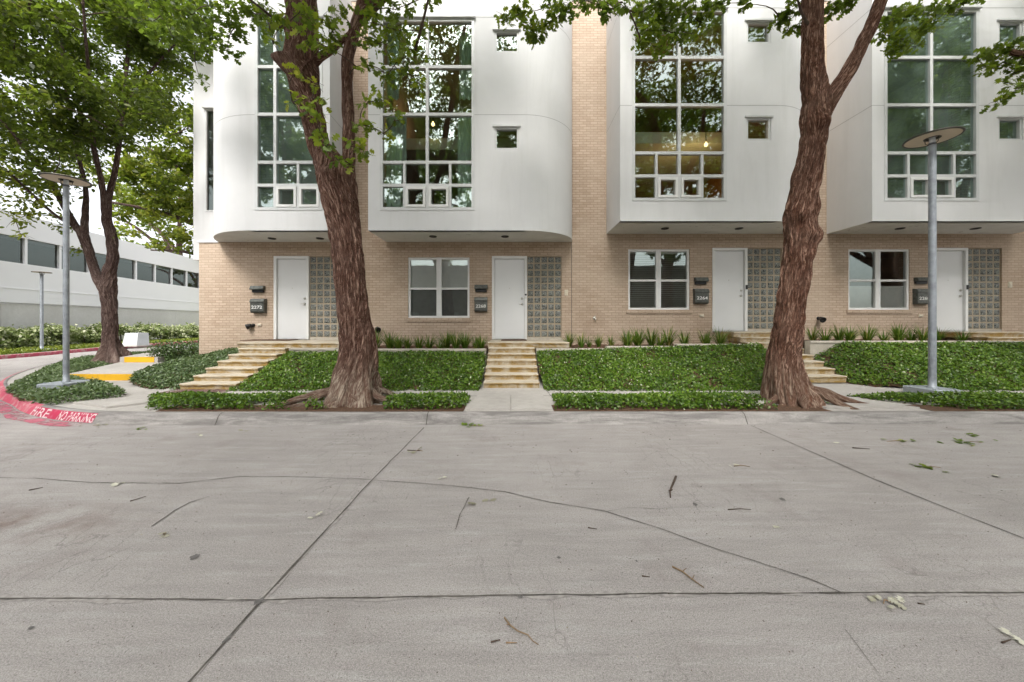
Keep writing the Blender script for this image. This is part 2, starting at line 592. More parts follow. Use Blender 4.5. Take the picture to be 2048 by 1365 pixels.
M['twig'] = simple('twig_bark', (.075, .05, .035, 1), .9, var=.3, scale=20)
M['drytwig'] = simple('dry_twig', (.27, .18, .105, 1), .85, var=.45, scale=16)
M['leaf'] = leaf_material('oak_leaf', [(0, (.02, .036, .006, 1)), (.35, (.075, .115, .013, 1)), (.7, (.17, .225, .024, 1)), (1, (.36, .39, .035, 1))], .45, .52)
M['leafdark'] = leaf_material('shade_leaf', [(0, (.022, .033, .006, 1)), (.45, (.088, .11, .013, 1)), (.8, (.22, .235, .026, 1)), (1, (.38, .37, .045, 1))], .45, .52)
M['leafyellow'] = leaf_material('young_leaf', [(0, (.05, .10, .012, 1)), (.5, (.16, .24, .02, 1)), (1, (.42, .42, .03, 1))], .45, .4)
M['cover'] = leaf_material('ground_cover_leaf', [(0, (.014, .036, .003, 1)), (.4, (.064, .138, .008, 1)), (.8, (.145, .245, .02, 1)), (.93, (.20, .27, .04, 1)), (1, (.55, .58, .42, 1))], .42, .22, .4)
M['coverblue'] = leaf_material('juniper_leaf', [(0, (.02, .04, .010, 1)), (.45, (.075, .125, .042, 1)), (.85, (.15, .21, .09, 1)), (1, (.36, .42, .26, 1))], .4, .2)
M['hedge'] = leaf_material('variegated_leaf', [(0, (.02, .04, .008, 1)), (.3, (.14, .20, .05, 1)), (.6, (.34, .38, .18, 1)), (1, (.62, .62, .45, 1))], .45, .25)
M['blade'] = leaf_material('grass_blade', [(0, (.03, .07, .008, 1)), (.5, (.085, .17, .018, 1)), (.85, (.19, .27, .04, 1)), (1, (.46, .40, .12, 1))], .4, .25)
M['lawn'] = simple('lawn', (.17, .20, .035, 1), .9, var=.35, scale=9, bump=.5)
M['greyleaf'] = leaf_material('dried_leaf', [(0, (.26, .24, .17, 1)), (1, (.62, .60, .50, 1))], .7, .1)
M['bldgwhite'] = simple('white_panel', (.80, .80, .81, 1), .6, 0, .03, .4)
M['bldgconc'] = concrete('building_concrete', (.56, .55, .53, 1), (.66, .65, .63, 1), (.45, .43, .4, 1), .5, .1, .5)
M['garage'] = simple('garage_render', (.34, .32, .29, 1), .8, 0, .06, .6)
M['darkroom'] = simple('unlit_office', (.075, .062, .055, 1), .9, 0, .3, .8)
M['roof'] = simple('roof_membrane', (.42, .42, .41, 1), .9)
M['box'] = simple('utility_box_paint', (.52, .54, .55, 1), .5, 0, .05, 4)
M['lampon'] = emit('lamp_lit', (1, .66, .28, 1), 1.6)
M['sagesign'] = simple('letter_metal', (.85, .95, .90, 1), .5, 0, .05, 15)


# ------------------------------------------------------------------ mass leaf meshes (numpy)
def np_mesh(name, co, k, mat, parent, tone, kind=None):
    n = len(co) // k
    me = bpy.data.meshes.new(name)
    me.vertices.add(n * k)
    me.vertices.foreach_set('co', co.astype(np.float32).ravel())
    me.loops.add(n * k)
    me.loops.foreach_set('vertex_index', np.arange(n * k, dtype=np.int32))
    me.polygons.add(n)
    me.polygons.foreach_set('loop_start', np.arange(0, n * k, k, dtype=np.int32))
    me.polygons.foreach_set('loop_total', np.full(n, k, dtype=np.int32))
    me.materials.append(mat)
    at = me.attributes.new('tone', 'FLOAT', 'POINT')
    at.data.foreach_set('value', np.repeat(np.clip(tone, 0, 1), k).astype(np.float32))
    me.update(calc_edges=True)
    o = bpy.data.objects.new(name, me)
    COL.objects.link(o)
    if parent is not None:
        o.parent = parent
        o.matrix_parent_inverse = Matrix.Translation(-parent.location)
    if kind:
        o['kind'] = kind
    return o


OAK = np.array([(0, 0, 0), (.07, .13, .01), (.34, .20, -.04), (.14, .34, .02), (.46, .50, -.06), (.16, .60, .02), (.30, .86, -.05), (.0, 1.0, -.08),
                (-.30, .86, -.05), (-.16, .60, .02), (-.46, .50, -.06), (-.14, .34, .02), (-.34, .20, -.04), (-.07, .13, .01)])
OVAL = np.array([(0, 0, 0), (.24, .32, .04), (.22, .66, .03), (0, 1, -.06), (-.22, .66, .03), (-.24, .32, .04)])
DIAM = np.array([(0, 0, 0), (.3, .48, .05), (0, 1, -.04), (-.3, .48, .05)])


def place(tmpl, c, nrm, dirv, size):
    """leaf outlines at centres c, with normal nrm, pointing along dirv"""
    nrm = nrm / np.linalg.norm(nrm, axis=1, keepdims=True)
    t = dirv - nrm * np.sum(dirv * nrm, axis=1, keepdims=True)
    t = t / (np.linalg.norm(t, axis=1, keepdims=True) + 1e-9)
    b = np.cross(t, nrm)
    k = len(tmpl)
    q = tmpl[None, :, :] * size[:, None, None]
    v = c[:, None, :] + q[:, :, 0:1] * b[:, None, :] + q[:, :, 1:2] * t[:, None, :] + q[:, :, 2:3] * nrm[:, None, :]
    return v.reshape(-1, 3), k


def crown(name, parent, mat, clumps, tmpl, size, seed, spread=.9, cond=None, kind=None, droop=.35):
    """clumps: (centre, radii, leaf count, tone bias)"""
    g = rng(seed)
    cs, ts = [], []
    for c, r, n, tb in clumps:
        d = g.normal(size=(n, 3))
        d /= np.linalg.norm(d, axis=1, keepdims=True)
        d *= (g.random((n, 1)) ** .5)
        cs.append(np.array(c) + d * np.array(r))
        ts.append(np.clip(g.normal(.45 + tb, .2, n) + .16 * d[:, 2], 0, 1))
    c = np.vstack(cs)
    tone = np.concatenate(ts)
    if cond is not None:
        k = cond(c)
        c, tone = c[k], tone[k]
    n = len(c)
    nr = g.normal(size=(n, 3)) * spread + np.array([0, 0, .9])
    dv = g.normal(size=(n, 3)) + np.array([0, 0, -droop])
    v, k = place(tmpl, c, nr, dv, size * g.uniform(.6, 1.25, n))
    return np_mesh(name, v, k, mat, parent, tone, kind)


# ------------------------------------------------------------------ trunks
def spline(pts, step):
    """Catmull-Rom through (x,y,z,r) points"""
    p = [np.array(q, float) for q in pts]
    p = [2 * p[0] - p[1]] + p + [2 * p[-1] - p[-2]]
    out = []
    for i in range(1, len(p) - 2):
        L = np.linalg.norm(p[i + 1][:3] - p[i][:3])
        n = max(2, int(L / step))
        for k in range(n):
            t = k / n
            a, b, c, d = p[i - 1], p[i], p[i + 1], p[i + 2]
            q = .5 * (2 * b + (c - a) * t + (2 * a - 5 * b + 4 * c - d) * t * t + (3 * b - a - 3 * c + d) * t ** 3)
            out.append(q)
    out.append(p[-2])
    return out


def limb(store, pts, seg, step, seed=0, flare=None, knots=(), rough=1.0):
    """adds one barked limb to store = dict(v,f,uv)"""
    sp = spline(pts, step)
    o = len(store['v'])
    up = None
    vlen = random.Random(seed).random() * 5
    prev = None
    n = seg
    for i, q in enumerate(sp):
        p = Vector(q[:3])
        r = max(q[3], .004)
        t = Vector(sp[min(i + 1, len(sp) - 1)][:3]) - Vector(sp[max(i - 1, 0)][:3])
        t.normalize()
        if up is None:
            up = Vector((0, 1, 0)) - t * t.y
            if up.length < .1:
                up = t.orthogonal()
            up.normalize()
        up = (up - t * up.dot(t)).normalized()
        b = t.cross(up)
        if prev is not None:
            vlen += (p - prev).length
        prev = p.copy()
        for k in range(n + 1):
            a = 2 * math.pi * (k % n) / n
            d = up * math.cos(a) + b * math.sin(a)
            ca, sa = math.cos(a), math.sin(a)
            kk = max(r, .05) * 19
            rr = r * (1 + .09 * mnoise.noise(Vector((ca * 1.1 + seed, sa * 1.1, vlen * .9))))
            rid = abs(mnoise.noise(Vector((ca * kk + seed * 3, sa * kk, vlen * 2.6))))
            rr += rough * min(.026, r * .12) * (rid * 2.6 - 1.0)
            if flare:
                h = p.z - flare[0]
                if h < flare[1]:
                    w = (1 - max(h, 0) / flare[1]) ** 2.2
                    lobe = .55 + .6 * abs(mnoise.noise(Vector((ca * 1.6 + seed * 7, sa * 1.6, 3.3)))) * 2 + .25 * math.sin(a * 5 + seed)
                    rr += flare[2] * w * max(lobe, .1)
            pos = p + d * rr
            for kc, kr, kh in knots:
                q2 = (pos - kc).length_squared / (kr * kr)
                if q2 < 6:
                    pos = pos + d * kh * (math.exp(-q2) - .62 * math.exp(-q2 * 9))
            if flare and pos.z < 1.2 and 5.6 < p.y < 6.5:                          # the root flare stops at the back of the kerb
                lim = 5.42
                if pos.y < lim:
                    pos.y = lim + (pos.y - lim) * .15
            store['v'].append(tuple(pos))
            store['uv'].append((k / n * 2 * math.pi * max(r, .05), vlen))
    m = n + 1
    for i in range(len(sp) - 1):
        for k in range(n):
            store['f'].append((o + i * m + k, o + i * m + k + 1, o + (i + 1) * m + k + 1, o + (i + 1) * m + k))
    store['f'].append(tuple(o + (len(sp) - 1) * m + k for k in range(n)))
    store['skel'] += [(Vector(q[:3]), q[3]) for q in sp]


def new_store():
    return dict(v=[], f=[], uv=[], skel=[])


def build_trunk(store, name, mat, parent):
    me = bpy.data.meshes.new(name)
    me.from_pydata(store['v'], [], store['f'])
    me.materials.append(mat)
    uvl = me.uv_layers.new(name='UVMap')
    li = np.empty(len(me.loops), dtype=np.int32)
    me.loops.foreach_get('vertex_index', li)
    uvl.data.foreach_set('uv', np.array(store['uv'], dtype=np.float32)[li].ravel())
    me.polygons.foreach_set('use_smooth', [True] * len(me.polygons))
    me.update()
    o = bpy.data.objects.new(name, me)
    COL.objects.link(o)
    o.parent = parent
    o.matrix_parent_inverse = Matrix.Translation(-parent.location)
    return o


def branchlets(store, clumps, parent, mat, seed, rmax=.03, minz=0.0):
    """thin branches from the limbs out to every leaf clump"""
    rd = random.Random(seed)
    mb = MB()
    sk = [s for s in store['skel'] if s[0].z > minz]
    co = np.array([tuple(s[0]) for s in sk])
    made = []
    order = sorted(clumps, key=lambda c: min(np.linalg.norm(co - np.array(c[0]), axis=1)))
    for c, r, n, tb in order:
        cv = np.array(c)
        d = np.linalg.norm(co - cv, axis=1) + 1.2 * np.maximum(co[:, 2] - cv[2], 0)
        a = Vector(co[int(np.argmin(d))])
        b = Vector(c)
        L = (b - a).length
        if L < .05:
            continue
        pts = []
        k = 5
        bend = Vector((rd.uniform(-1, 1), rd.uniform(-1, 1), rd.uniform(.1, .7))) * L * .16
        r0 = min(rmax, .006 + L * .011)
        for i in range(k + 1):
            t = i / k
            pts.append((a.lerp(b, t) + bend * math.sin(math.pi * t), r0 * (1 - t) + .004 * t))
        mb.tube(pts, 5)
        co = np.vstack([co] + [np.array(tuple(p))[None] for p, _ in pts[2:]])
        for _ in range(3):
            e = b + Vector((rd.uniform(-1, 1) * r[0], rd.uniform(-1, 1) * r[1], rd.uniform(-1, .6) * r[2]))
            mb.tube([(b.lerp(a, .12), .005), ((b + e) / 2 + Vector((0, 0, .03)), .004), (e, .0022)], 4)
    return mb.build('branches', mat, parent)


def rnd_clumps(seed, n, centre, radii, cr, leaves, cond, tb=0.0, shell=.35):
    g = rng(seed)
    out = []
    tries = 0
    while len(out) < n and tries < n * 60:
        tries += 1
        d = g.normal(size=3)
        d /= np.linalg.norm(d)
        d *= (shell + (1 - shell) * g.random()) ** .6
        c = np.array(centre) + d * np.array(radii)
        if cond is not None and not cond(c):
            continue
        s = g.uniform(.7, 1.3)
        out.append((tuple(c), (cr * s, cr * s, cr * s * .55), int(leaves * s), float(g.normal(tb, .1))))
    return out


# ================================================================== GROUND, ROAD, KERB, PAVEMENT
mb = MB()
mb.box(-260, 260, -260, 260, -.6, -.05)
mb.build('ground', M['earth'], None, 'structure')
mb = MB()
mb.box(-21.6, 60, -9.5, 60, -.045, 0)
road = mb.build('road', M['road'], None, 'structure')


def ribbon(name, pts, w, mat, parent, z=.004, seed=0, jit=.35):
    """a thin irregular strip along ground points"""
    rd = random.Random(seed)
    fine = []
    for a, b in zip(pts[:-1], pts[1:]):
        a, b = Vector((a[0], a[1])), Vector((b[0], b[1]))
        n = max(2, int((b - a).length / .06))
        for i in range(n):
            fine.append(a.lerp(b, i / n))
    fine.append(Vector((pts[-1][0], pts[-1][1])))
    mb = MB()
    L = []
    for i, p in enumerate(fine):
        t = (fine[min(i + 1, len(fine) - 1)] - fine[max(i - 1, 0)]).normalized()
        nn = Vector((-t.y, t.x))
        off = .006 * mnoise.noise(Vector((p.x * 3, p.y * 3, seed))) + .004 * mnoise.noise(Vector((p.x * 17, p.y * 17, seed + 4)))
        hw = w * .5 * (1 + jit * 2 * mnoise.noise(Vector((p.x * 7, p.y * 7, seed + 9))) + rd.uniform(-jit, jit) * .6)
        hw = max(hw, w * .12)
        L.append((p + nn * (off + hw), p + nn * (off - hw)))
    vs = [(q.x, q.y, z) for pr in L for q in pr]
    mb.add(vs, [(2 * i, 2 * i + 1, 2 * i + 3, 2 * i + 2) for i in range(len(L) - 1)])
    return mb.build(name, mat, parent, 'structure')


g2 = lambda px, py: tuple(G(px, py)[:2])
ribbon('expansion_joint', [g2(848, 856), g2(740, 965), g2(525, 1200), g2(380, 1365), (-1.34, .3), (-1.34, -4)], .012, M['joint'], road, .004, 1)
ribbon('expansion_joint', [(-16, 1.92), g2(0, 1198), g2(520, 1201), g2(1020, 1192), g2(1680, 1187), g2(2048, 1187), (20, 1.94)], .0095, M['joint'], road, .0045, 2)
ribbon('expansion_joint', [g2(1502, 852), g2(1750, 960), g2(1900, 1020), g2(2048, 1078), (5.6, 1)], .011, M['joint'], road, .004, 3)
ribbon('joint_edge', [(-16, 1.92), g2(0, 1198), g2(520, 1201), g2(1020, 1192), g2(1680, 1187), g2(2048, 1187), (20, 1.94)], .030, M['chip'], road, .003, 31, .9)
ribbon('joint_edge', [g2(848, 856), g2(740, 965), g2(525, 1200), g2(380, 1365), (-1.34, .3)], .026, M['chip'], road, .0032, 32, .95)
ribbon('road_crack', [g2(-100, 955), g2(70, 958), g2(180, 966), g2(360, 968), g2(480, 954), g2(560, 954), g2(700, 958), g2(900, 972), g2(1010, 985), g2(1100, 1006), g2(1210, 1024),
                     g2(1330, 1062), g2(1440, 1102), g2(1560, 1140), g2(1620, 1160), g2(1690, 1190)], .0075, M['crack'], road, .005, 4, .5)
ribbon('road_crack', [g2(303, 1054), g2(350, 1022), g2(380, 1006), g2(418, 994)], .012, M['crack'], road, .004, 5, .7)
ribbon('road_crack', [g2(910, 1060), g2(920, 1030), g2(938, 996)], .007, M['crack'], road, .004, 6, .8)
ribbon('road_crack', [g2(1690, 1260), g2(1760, 1350), g2(1800, 1420)], .0022, M['crack'], road, .004, 7, .8)
ribbon('road_crack', [g2(1320, 1020), g2(1260, 1016), g2(1215, 1024)], .004, M['crack'], road, .0055, 8, .8)
# broken concrete where the joints cross, and dark oily drops
mb = MB()
for (px, py, rx, ry, s) in ((518, 1205, .022, .03, 1), (455, 1280, .012, .03, 2), (1118, 1117, .013, .012, 3), (1273, 1124, .008, .009, 4), (1040, 1196, .015, .01, 6), (1390, 1010, .02, .03, 7),
                            (62, 1258, .016, .012, 8), (390, 1115, .03, .03, 9), (1565, 1000, .02, .03, 10)):
    c = G(px, py)
    rd = random.Random(s)
    ring = [(c.x + rx * math.cos(a) * rd.uniform(.6, 1.2), c.y + ry * math.sin(a) * rd.uniform(.6, 1.2), .006) for a in [i * math.pi / 6 for i in range(12)]]
    mb.add(ring, [tuple(range(12))])
mb.build('road_stain', simple('oil_spot', (.14, .13, .125, 1), .9, var=.3, scale=40), road, 'structure')


def smooth_path(pts, step=.12):
    return [Vector((q[0], q[1])) for q in spline([(x, y, 0, 1) for x, y in pts], step)]


def path_normals(path):
    out = []
    for i, p in enumerate(path):
        t = (path[min(i + 1, len(path) - 1)] - path[max(i - 1, 0)]).normalized()
        out.append(Vector((t.y, -t.x)))       # points to the inner (planted) side of this path
    return out


KERB = [(34, 5.16), (20, 5.16), (8, 5.16), (2, 5.15), (-2, 5.12), (-5.0, 5.10), (-6.2, 5.17), (-7.2, 5.42), (-8.1, 5.8), (-9.0, 6.3), (-10.4, 7.05), (-12.0, 8.15), (-13.6, 9.6), (-15.2, 11.4),
        (-16.6, 13.5), (-17.4, 17), (-17.8, 26), (-18, 45)]
kp = smooth_path(KERB)
kn = path_normals(kp)
PROFILE = [(-.02, -.01), (.0, .012), (.022, .05), (.045, .10), (.075, .135), (.12, .152), (.165, .151), (.18, .05)]


def kprof(i, u, z):
    q = kp[i] + kn[i] * u
    return (q.x, q.y, z)


mb = MB()
n = len(PROFILE)
vs = [kprof(i, u, z + .004 * mnoise.noise(Vector((kp[i].x, kp[i].y, u * 3))) * (1 if 0 < j < 5 else 0)) for i in range(len(kp)) for j, (u, z) in enumerate(PROFILE)]
mb.add(vs, [(i * n + j, i * n + j + 1, (i + 1) * n + j + 1, (i + 1) * n + j) for i in range(len(kp) - 1) for j in range(n - 1)], 0, True)
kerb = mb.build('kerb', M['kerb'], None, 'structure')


def kerb_strip(name, x0, x1, prof, mat, lift=.004):
    """paint that follows the kerb between two x positions"""
    idx = [i for i in range(len(kp)) if x0 <= kp[i].x <= x1 and kp[i].y < 12]
    mb = MB()
    m = len(prof)
    vs = [kprof(i, u - lift, z + lift * .6) for i in idx for u, z in prof]
    mb.add(vs, [(i * m + j, i * m + j + 1, (i + 1) * m + j + 1, (i + 1) * m + j) for i in range(len(idx) - 1) for j in range(m - 1)], 0, True)
    return mb.build(name, mat, kerb, 'structure')


FACEP = PROFILE[1:5]
kerb_strip('kerb_paint', -7.75, -6.12, FACEP, M['red'])
kerb_strip('kerb_paint', -14.5, -7.65, PROFILE[1:6], M['redfade'])
# overspray on the gutter
idx = [i for i in range(len(kp)) if -13 <= kp[i].x <= -6.25 and kp[i].y < 12]
mb = MB()
vs = [v for i in idx for v in (kprof(i, -.02, .006), kprof(i, -.20 - .05 * mnoise.noise(Vector((kp[i].x * 2, 0, 0))), .006))]
mb.add(vs, [(2 * i, 2 * i + 1, 2 * i + 3, 2 * i + 2) for i in range(len(idx) - 1)])
mb.build('kerb_overspray', M['redroad'], kerb, 'structure')
# joints across the kerb
mb = MB()
for x in (-1.28, 3.5, -4.3, 8.2):
    i = min(range(len(kp)), key=lambda k: abs(kp[k].x - x) + (100 if kp[k].y > 6 else 0))
    for (u0, z0), (u1, z1) in zip(PROFILE[:6], PROFILE[1:7]):
        a, b = kp[i] + kn[i] * (u0 - .004), kp[i] + kn[i] * (u1 - .004)
        mb.quad((a.x - .006, a.y, z0 + .003), (a.x + .006, a.y, z0 + .003), (b.x + .006, b.y, z1 + .003), (b.x - .006, b.y, z1 + .003))
mb.build('kerb_joint', M['joint'], kerb, 'structure')

_fonts = {}


def text_mesh(s, size, bold=0.0):
    cu = bpy.data.curves.new('lettering', 'FONT')
    cu.body = s
    cu.size = size
    cu.offset = bold
    cu.align_x = 'CENTER'
    o = bpy.data.objects.new('lettering', cu)
    COL.objects.link(o)
    dg = bpy.context.evaluated_depsgraph_get()
    me = bpy.data.meshes.new_from_object(o.evaluated_get(dg))
    bpy.data.objects.remove(o)
    bpy.data.curves.remove(cu)
    return me


karc = [0.0]
for a, b in zip(kp[:-1], kp[1:]):
    karc.append(karc[-1] + (b - a).length)


def kerb_text(s, x_left, x_right):
    me = text_mesh(s, 1, .006)
    xs = [v.co.x for v in me.vertices]
    ys = [v.co.y for v in me.vertices]
    x0, x1, y0, y1 = min(xs), max(xs), min(ys), max(ys)
    # the path runs from right to left
    sL = karc[min(range(len(kp)), key=lambda k: abs(kp[k].x - x_left) + (100 if kp[k].y > 9 else 0))]
    sR = karc[min(range(len(kp)), key=lambda k: abs(kp[k].x - x_right) + (100 if kp[k].y > 9 else 0))]
    for v in me.vertices:
        s_ = sL + (sR - sL) * (v.co.x - x0) / (x1 - x0)
        i = max(0, min(len(kp) - 2, np.searchsorted(karc, s_) - 1))
        f = (s_ - karc[i]) / (karc[i + 1] - karc[i])
        h = .012 + .115 * (v.co.y - y0) / (y1 - y0)
        j = 1
        while j < 4 and PROFILE[j + 1][1] < h:
            j += 1
        (u0, z0), (u1, z1) = PROFILE[j], PROFILE[j + 1]
        u = u0 + (u1 - u0) * (h - z0) / (z1 - z0) - .0075
        q = kp[i].lerp(kp[i + 1], f) + kn[i] * u
        v.co = (q.x, q.y, h + .004)
    me.materials.append(M['whitepaint'])
    o = bpy.data.objects.new('lettering', me)
    COL.objects.link(o)
    o.parent = kerb
    o['kind'] = 'structure'


kerb_text('NO PARKING', -7.02, -6.22)
kerb_text('FIRE', -7.72, -7.24)

# paved surface inside the kerb
inner = [kp[i] + kn[i] * .155 for i in range(0, len(kp), 3)]
mb = MB()
poly = [(q.x, q.y) for q in inner if q.y < 40]
poly = [(34, inner[0].y)] + poly[1:] + [(poly[-1][0], 40), (34, 40)]
mb.prism(poly[::-1], .0, .147)
walk = mb.build('sidewalk', M['walk'], None, 'structure')
# joints in the walk in front of the middle stairs and corner
ribbon('walk_joint', [(-1.0, 6.42), (.85, 6.42)], .02, M['joint'], walk, .1515, 21)
ribbon('walk_joint', [(.0, 5.6), (.0, 6.42)], .012, M['joint'], walk, .1515, 22)
ribbon('walk_joint', [(4.7, 6.35), (6.5, 6.35)], .02, M['joint'], walk, .1515, 23)
ribbon('walk_joint', [(-7.4, 6.35), (-5.8, 6.2)], .02, M['joint'], walk, .1515, 24)
ribbon('walk_joint', [(.72, 6.42), (.66, 7.15)], .01, M['joint'], walk, .1515, 25)


def slab(name, poly, z1, mat, label=None, cat='paving slab', group=None, z0=.1):
    mb = MB()
    mb.prism(poly, z0, z1)
    o = mb.build(name, mat)
    if label:
        tag(o, label, cat, group)
    else:
        o['kind'] = 'structure'
    return o


GS = 'paving slabs across the verge'
slab('paving_slab', [(-.72, 5.36), (-.03, 5.36), (-.03, 6.34), (-.62, 6.34)], .178, M['walk'], 'pale concrete slab on the verge below the middle stairs, left of its twin', 'paving slab', GS)
slab('paving_slab', [(-.01, 5.36), (.62, 5.36), (.56, 6.34), (-.01, 6.34)], .178, M['walk'], 'pale concrete slab on the verge below the middle stairs, right of its twin', 'paving slab', GS)
slab('paving_slab', [(4.9, 5.45), (6.35, 5.45), (5.7, 6.28), (4.75, 6.28)], .178, M['walk'], 'pale concrete slab on the verge right of the leaning tree trunk', 'paving slab', GS)
slab('paving_slab', [(-7.28, 5.80), (-6.35, 5.48), (-5.75, 6.05), (-6.75, 6.30)], .178, M['walk'], 'angled pale concrete slab on the verge beside the red kerb paint', 'paving slab', GS)

# raised walk that climbs along the end of the building, with yellow edges
mb = MB()
P1 = [(-10.4, 8.15), (-8.78, 8.15), (-9.0, 8.9), (-9.5, 10.6), (-11.9, 10.6)]
mb.prism(P1, .1, .285)
mb.prism([(-11.9, 10.62), (-10.75, 10.62), (-10.6, 13), (-10.6, 30), (-14, 30), (-13.2, 13)], .1, .44)
rw = mb.build('raised_walk', M['walk'], None, 'structure')
mb = MB()
mb.box(-10.4, -8.78, 8.138, 8.15, .142, .287)
mb.box(-10.4, -8.785, 8.138, 8.19, .287, .290)
mb.build('yellow_edge', M['yellow'], rw, 'structure')
mb = MB()
mb.box(-11.75, -10.85, 10.605, 10.618, .287, .442)
mb.box(-11.75, -10.85, 10.605, 10.66, .442, .445)
mb.build('yellow_edge', M['yellow'], rw, 'structure')

# manhole cover in the corner walk
mb = MB()
c = (-6.15, 6.85, .139)
mb.lathe(c, [(.0, .012), (.50, .012), (.53, .004), (.56, .012), (.62, .012), (.63, 0)], 40)
for k in range(10):
    a = k * math.pi / 5
    mb.box(c[0] + .3 * math.cos(a) - .03, c[0] + .3 * math.cos(a) + .03, c[1] + .3 * math.sin(a) - .03, c[1] + .3 * math.sin(a) + .03, .151, .158)
tag(mb.build('manhole_cover', M['rust']), 'round rusty brown manhole cover set in the walk at the corner', 'manhole cover')

# ================================================================== ROW HOUSES
YF, YB = 9.0, 10.3                      # front plane of the white bays, plane of the brick
PITCH, RAISE = 6.48, .24
FX = lambda px: (px - HX) / F * YF
FZ = lambda py: EYE + (HY - py) / F * YF
BX = lambda px: (px - HX) / F * YB
BZ = lambda py: EYE + (HY - py) / F * YB
TOP = 10.95


def holed_wall(mb, x0, x1, z0, z1, y, th, holes, mi=0):
    """an upright wall slab facing -Y at depth y with rectangular holes (x0,x1,z0,z1)"""
    xs = sorted({x0, x1} | {h[0] for h in holes} | {h[1] for h in holes})
    zs = sorted({z0, z1} | {h[2] for h in holes} | {h[3] for h in holes})
    xs = [x for x in xs if x0 <= x <= x1]
    zs = [z for z in zs if z0 <= z <= z1]
    solid = lambda a, b: not any(h[0] < a < h[1] and h[2] < b < h[3] for h in holes)
    nx, nz = len(xs) - 1, len(zs) - 1
    S = [[solid((xs[i] + xs[i + 1]) / 2, (zs[k] + zs[k + 1]) / 2) for k in range(nz)] for i in range(nx)]
    at = lambda i, k: 0 <= i < nx and 0 <= k < nz and S[i][k]
    for i in range(nx):
        for k in range(nz):
            if not S[i][k]:
                continue
            a, b, c, d = xs[i], xs[i + 1], zs[k], zs[k + 1]
            mb.quad((a, y, c), (b, y, c), (b, y, d), (a, y, d), mi)
            mb.quad((b, y + th, c), (a, y + th, c), (a, y + th, d), (b, y + th, d), mi)
            if not at(i - 1, k):
                mb.quad((a, y + th, c), (a, y, c), (a, y, d), (a, y + th, d), mi)
            if not at(i + 1, k):
                mb.quad((b, y, c), (b, y + th, c), (b, y + th, d), (b, y, d), mi)
            if not at(i, k - 1):
                mb.quad((a, y + th, c), (b, y + th, c), (b, y, c), (a, y, c), mi)
            if not at(i, k + 1):
                mb.quad((a, y, d), (b, y, d), (b, y + th, d), (a, y + th, d), mi)


def frame_members(mb, xs, zs, x0, x1, z0, z1, y0, y1, w):
    """outer frame x0..x1, z0..z1"""
    mb.box(x0, x0 + w, y0, y1, z0, z1)
    mb.box(x1 - w, x1, y0, y1, z0, z1)
    mb.box(x0 + w, x1 - w, y0, y1, z1 - w, z1)
    mb.box(x0 + w, x1 - w, y0, y1, z0, z0 + w)


def tall_window(h, x0, x1, cols, ztop, zbot, rows, y, glass, narrow=False):
    """the big gridded window. cols: x of upright bars; rows: z of cross bars; below rows[2] every column is halved"""
    w = .075
    mb = MB()
    frame_members(mb, None, None, x0, x1, zbot, ztop, y - .045, y + .05, w)
    for c in cols:
        mb.box(c - w / 2, c + w / 2, y - .04, y + .048, zbot + w, ztop - w)
    edges = [x0 + w] + [v for c in cols for v in (c - w / 2, c + w / 2)] + [x1 - w]
    spans = [(edges[i], edges[i + 1]) for i in range(0, len(edges), 2)]
    for z in rows:
        for a, b in spans:
            mb.box(a, b, y - .038, y + .046, z - w / 2, z + w / 2)
    sub = []
    zl = rows[-2] - w / 2
    for k, (a, b) in enumerate(spans):
        if narrow and k == 0:
            continue
        m = (a + b) / 2
        for z0_, z1_ in ((zbot + w, rows[-1] - w / 2), (rows[-1] + w / 2, zl)):
            mb.box(m - w * .42, m + w * .42, y - .036, y + .044, z0_, z1_)
        sub.append((a, m, b))
    # projecting head trim
    mb.bbox(x0 - .03, x1 + .03, y - .10, y - .047, ztop - .005, ztop + .05, .006)
    fr = mb.build('window_frame', M['alu'], h)
    # opening sashes in the two middle panes of the bottom row
    zz0, zz1 = zbot + w, rows[-1] - w / 2
    for k, (a, m, b) in enumerate(sub):
        a2, b2 = (m + w * .42, b) if (k == 0 and not narrow) else (a, m - w * .42)
        if narrow:
            lst = [(a, m - w * .42), (m + w * .42, b)]
        else:
            lst = [(a2, b2)]
        for p, q in lst:
            s = MB()
            frame_members(s, None, None, p + .006, q - .006, zz0 + .006, zz1 - .006, y - .06, y + .03, .062)
            s.build('sash', M['whiteframe'], fr)
    g = MB()
    rd = random.Random(int(x0 * 100))
    zs = [zbot + w] + [v for z in sorted(rows) for v in (z - w / 2, z + w / 2)] + [ztop - w]
    zsp = [(zs[i], zs[i + 1]) for i in range(0, len(zs), 2)]
    for k, (a, b) in enumerate(spans):
        for j, (c, d) in enumerate(zsp):
            cells = [(a, b)]
            if j < 2 and not (narrow and k == 0):
                m = (a + b) / 2
                cells = [(a, m - w * .42), (m + w * .42, b)]
            for p, q in cells:
                t1, t2 = rd.uniform(-.004, .004), rd.uniform(-.004, .004)
                e = .004
                g.quad((p - e, y + .012 - t1 - t2, c - e), (q + e, y + .012 + t1 - t2, c - e), (q + e, y + .012 + t1 + t2, d + e), (p - e, y + .012 - t1 + t2, d + e))
    g.build('pane', glass, fr)
    return fr


def small_window(h, x0, x1, z0, z1, y, glass):
    mb = MB()
    frame_members(mb, None, None, x0, x1, z0, z1, y - .03, y + .06, .055)
    mb.bbox(x0 - .05, x1 + .05, y - .09, y - .032, z1 - .01, z1 + .045, .006)
    fr = mb.build('small_window_frame', M['alu'], h)
    g = MB()
    t = .002
    g.quad((x0 + .05, y + .03 - t, z0 + .05), (x1 - .05, y + .03 + t, z0 + .05), (x1 - .05, y + .03 + t, z1 - .05), (x0 + .05, y + .03 - t, z1 - .05))
    g.build('pane', glass, fr)


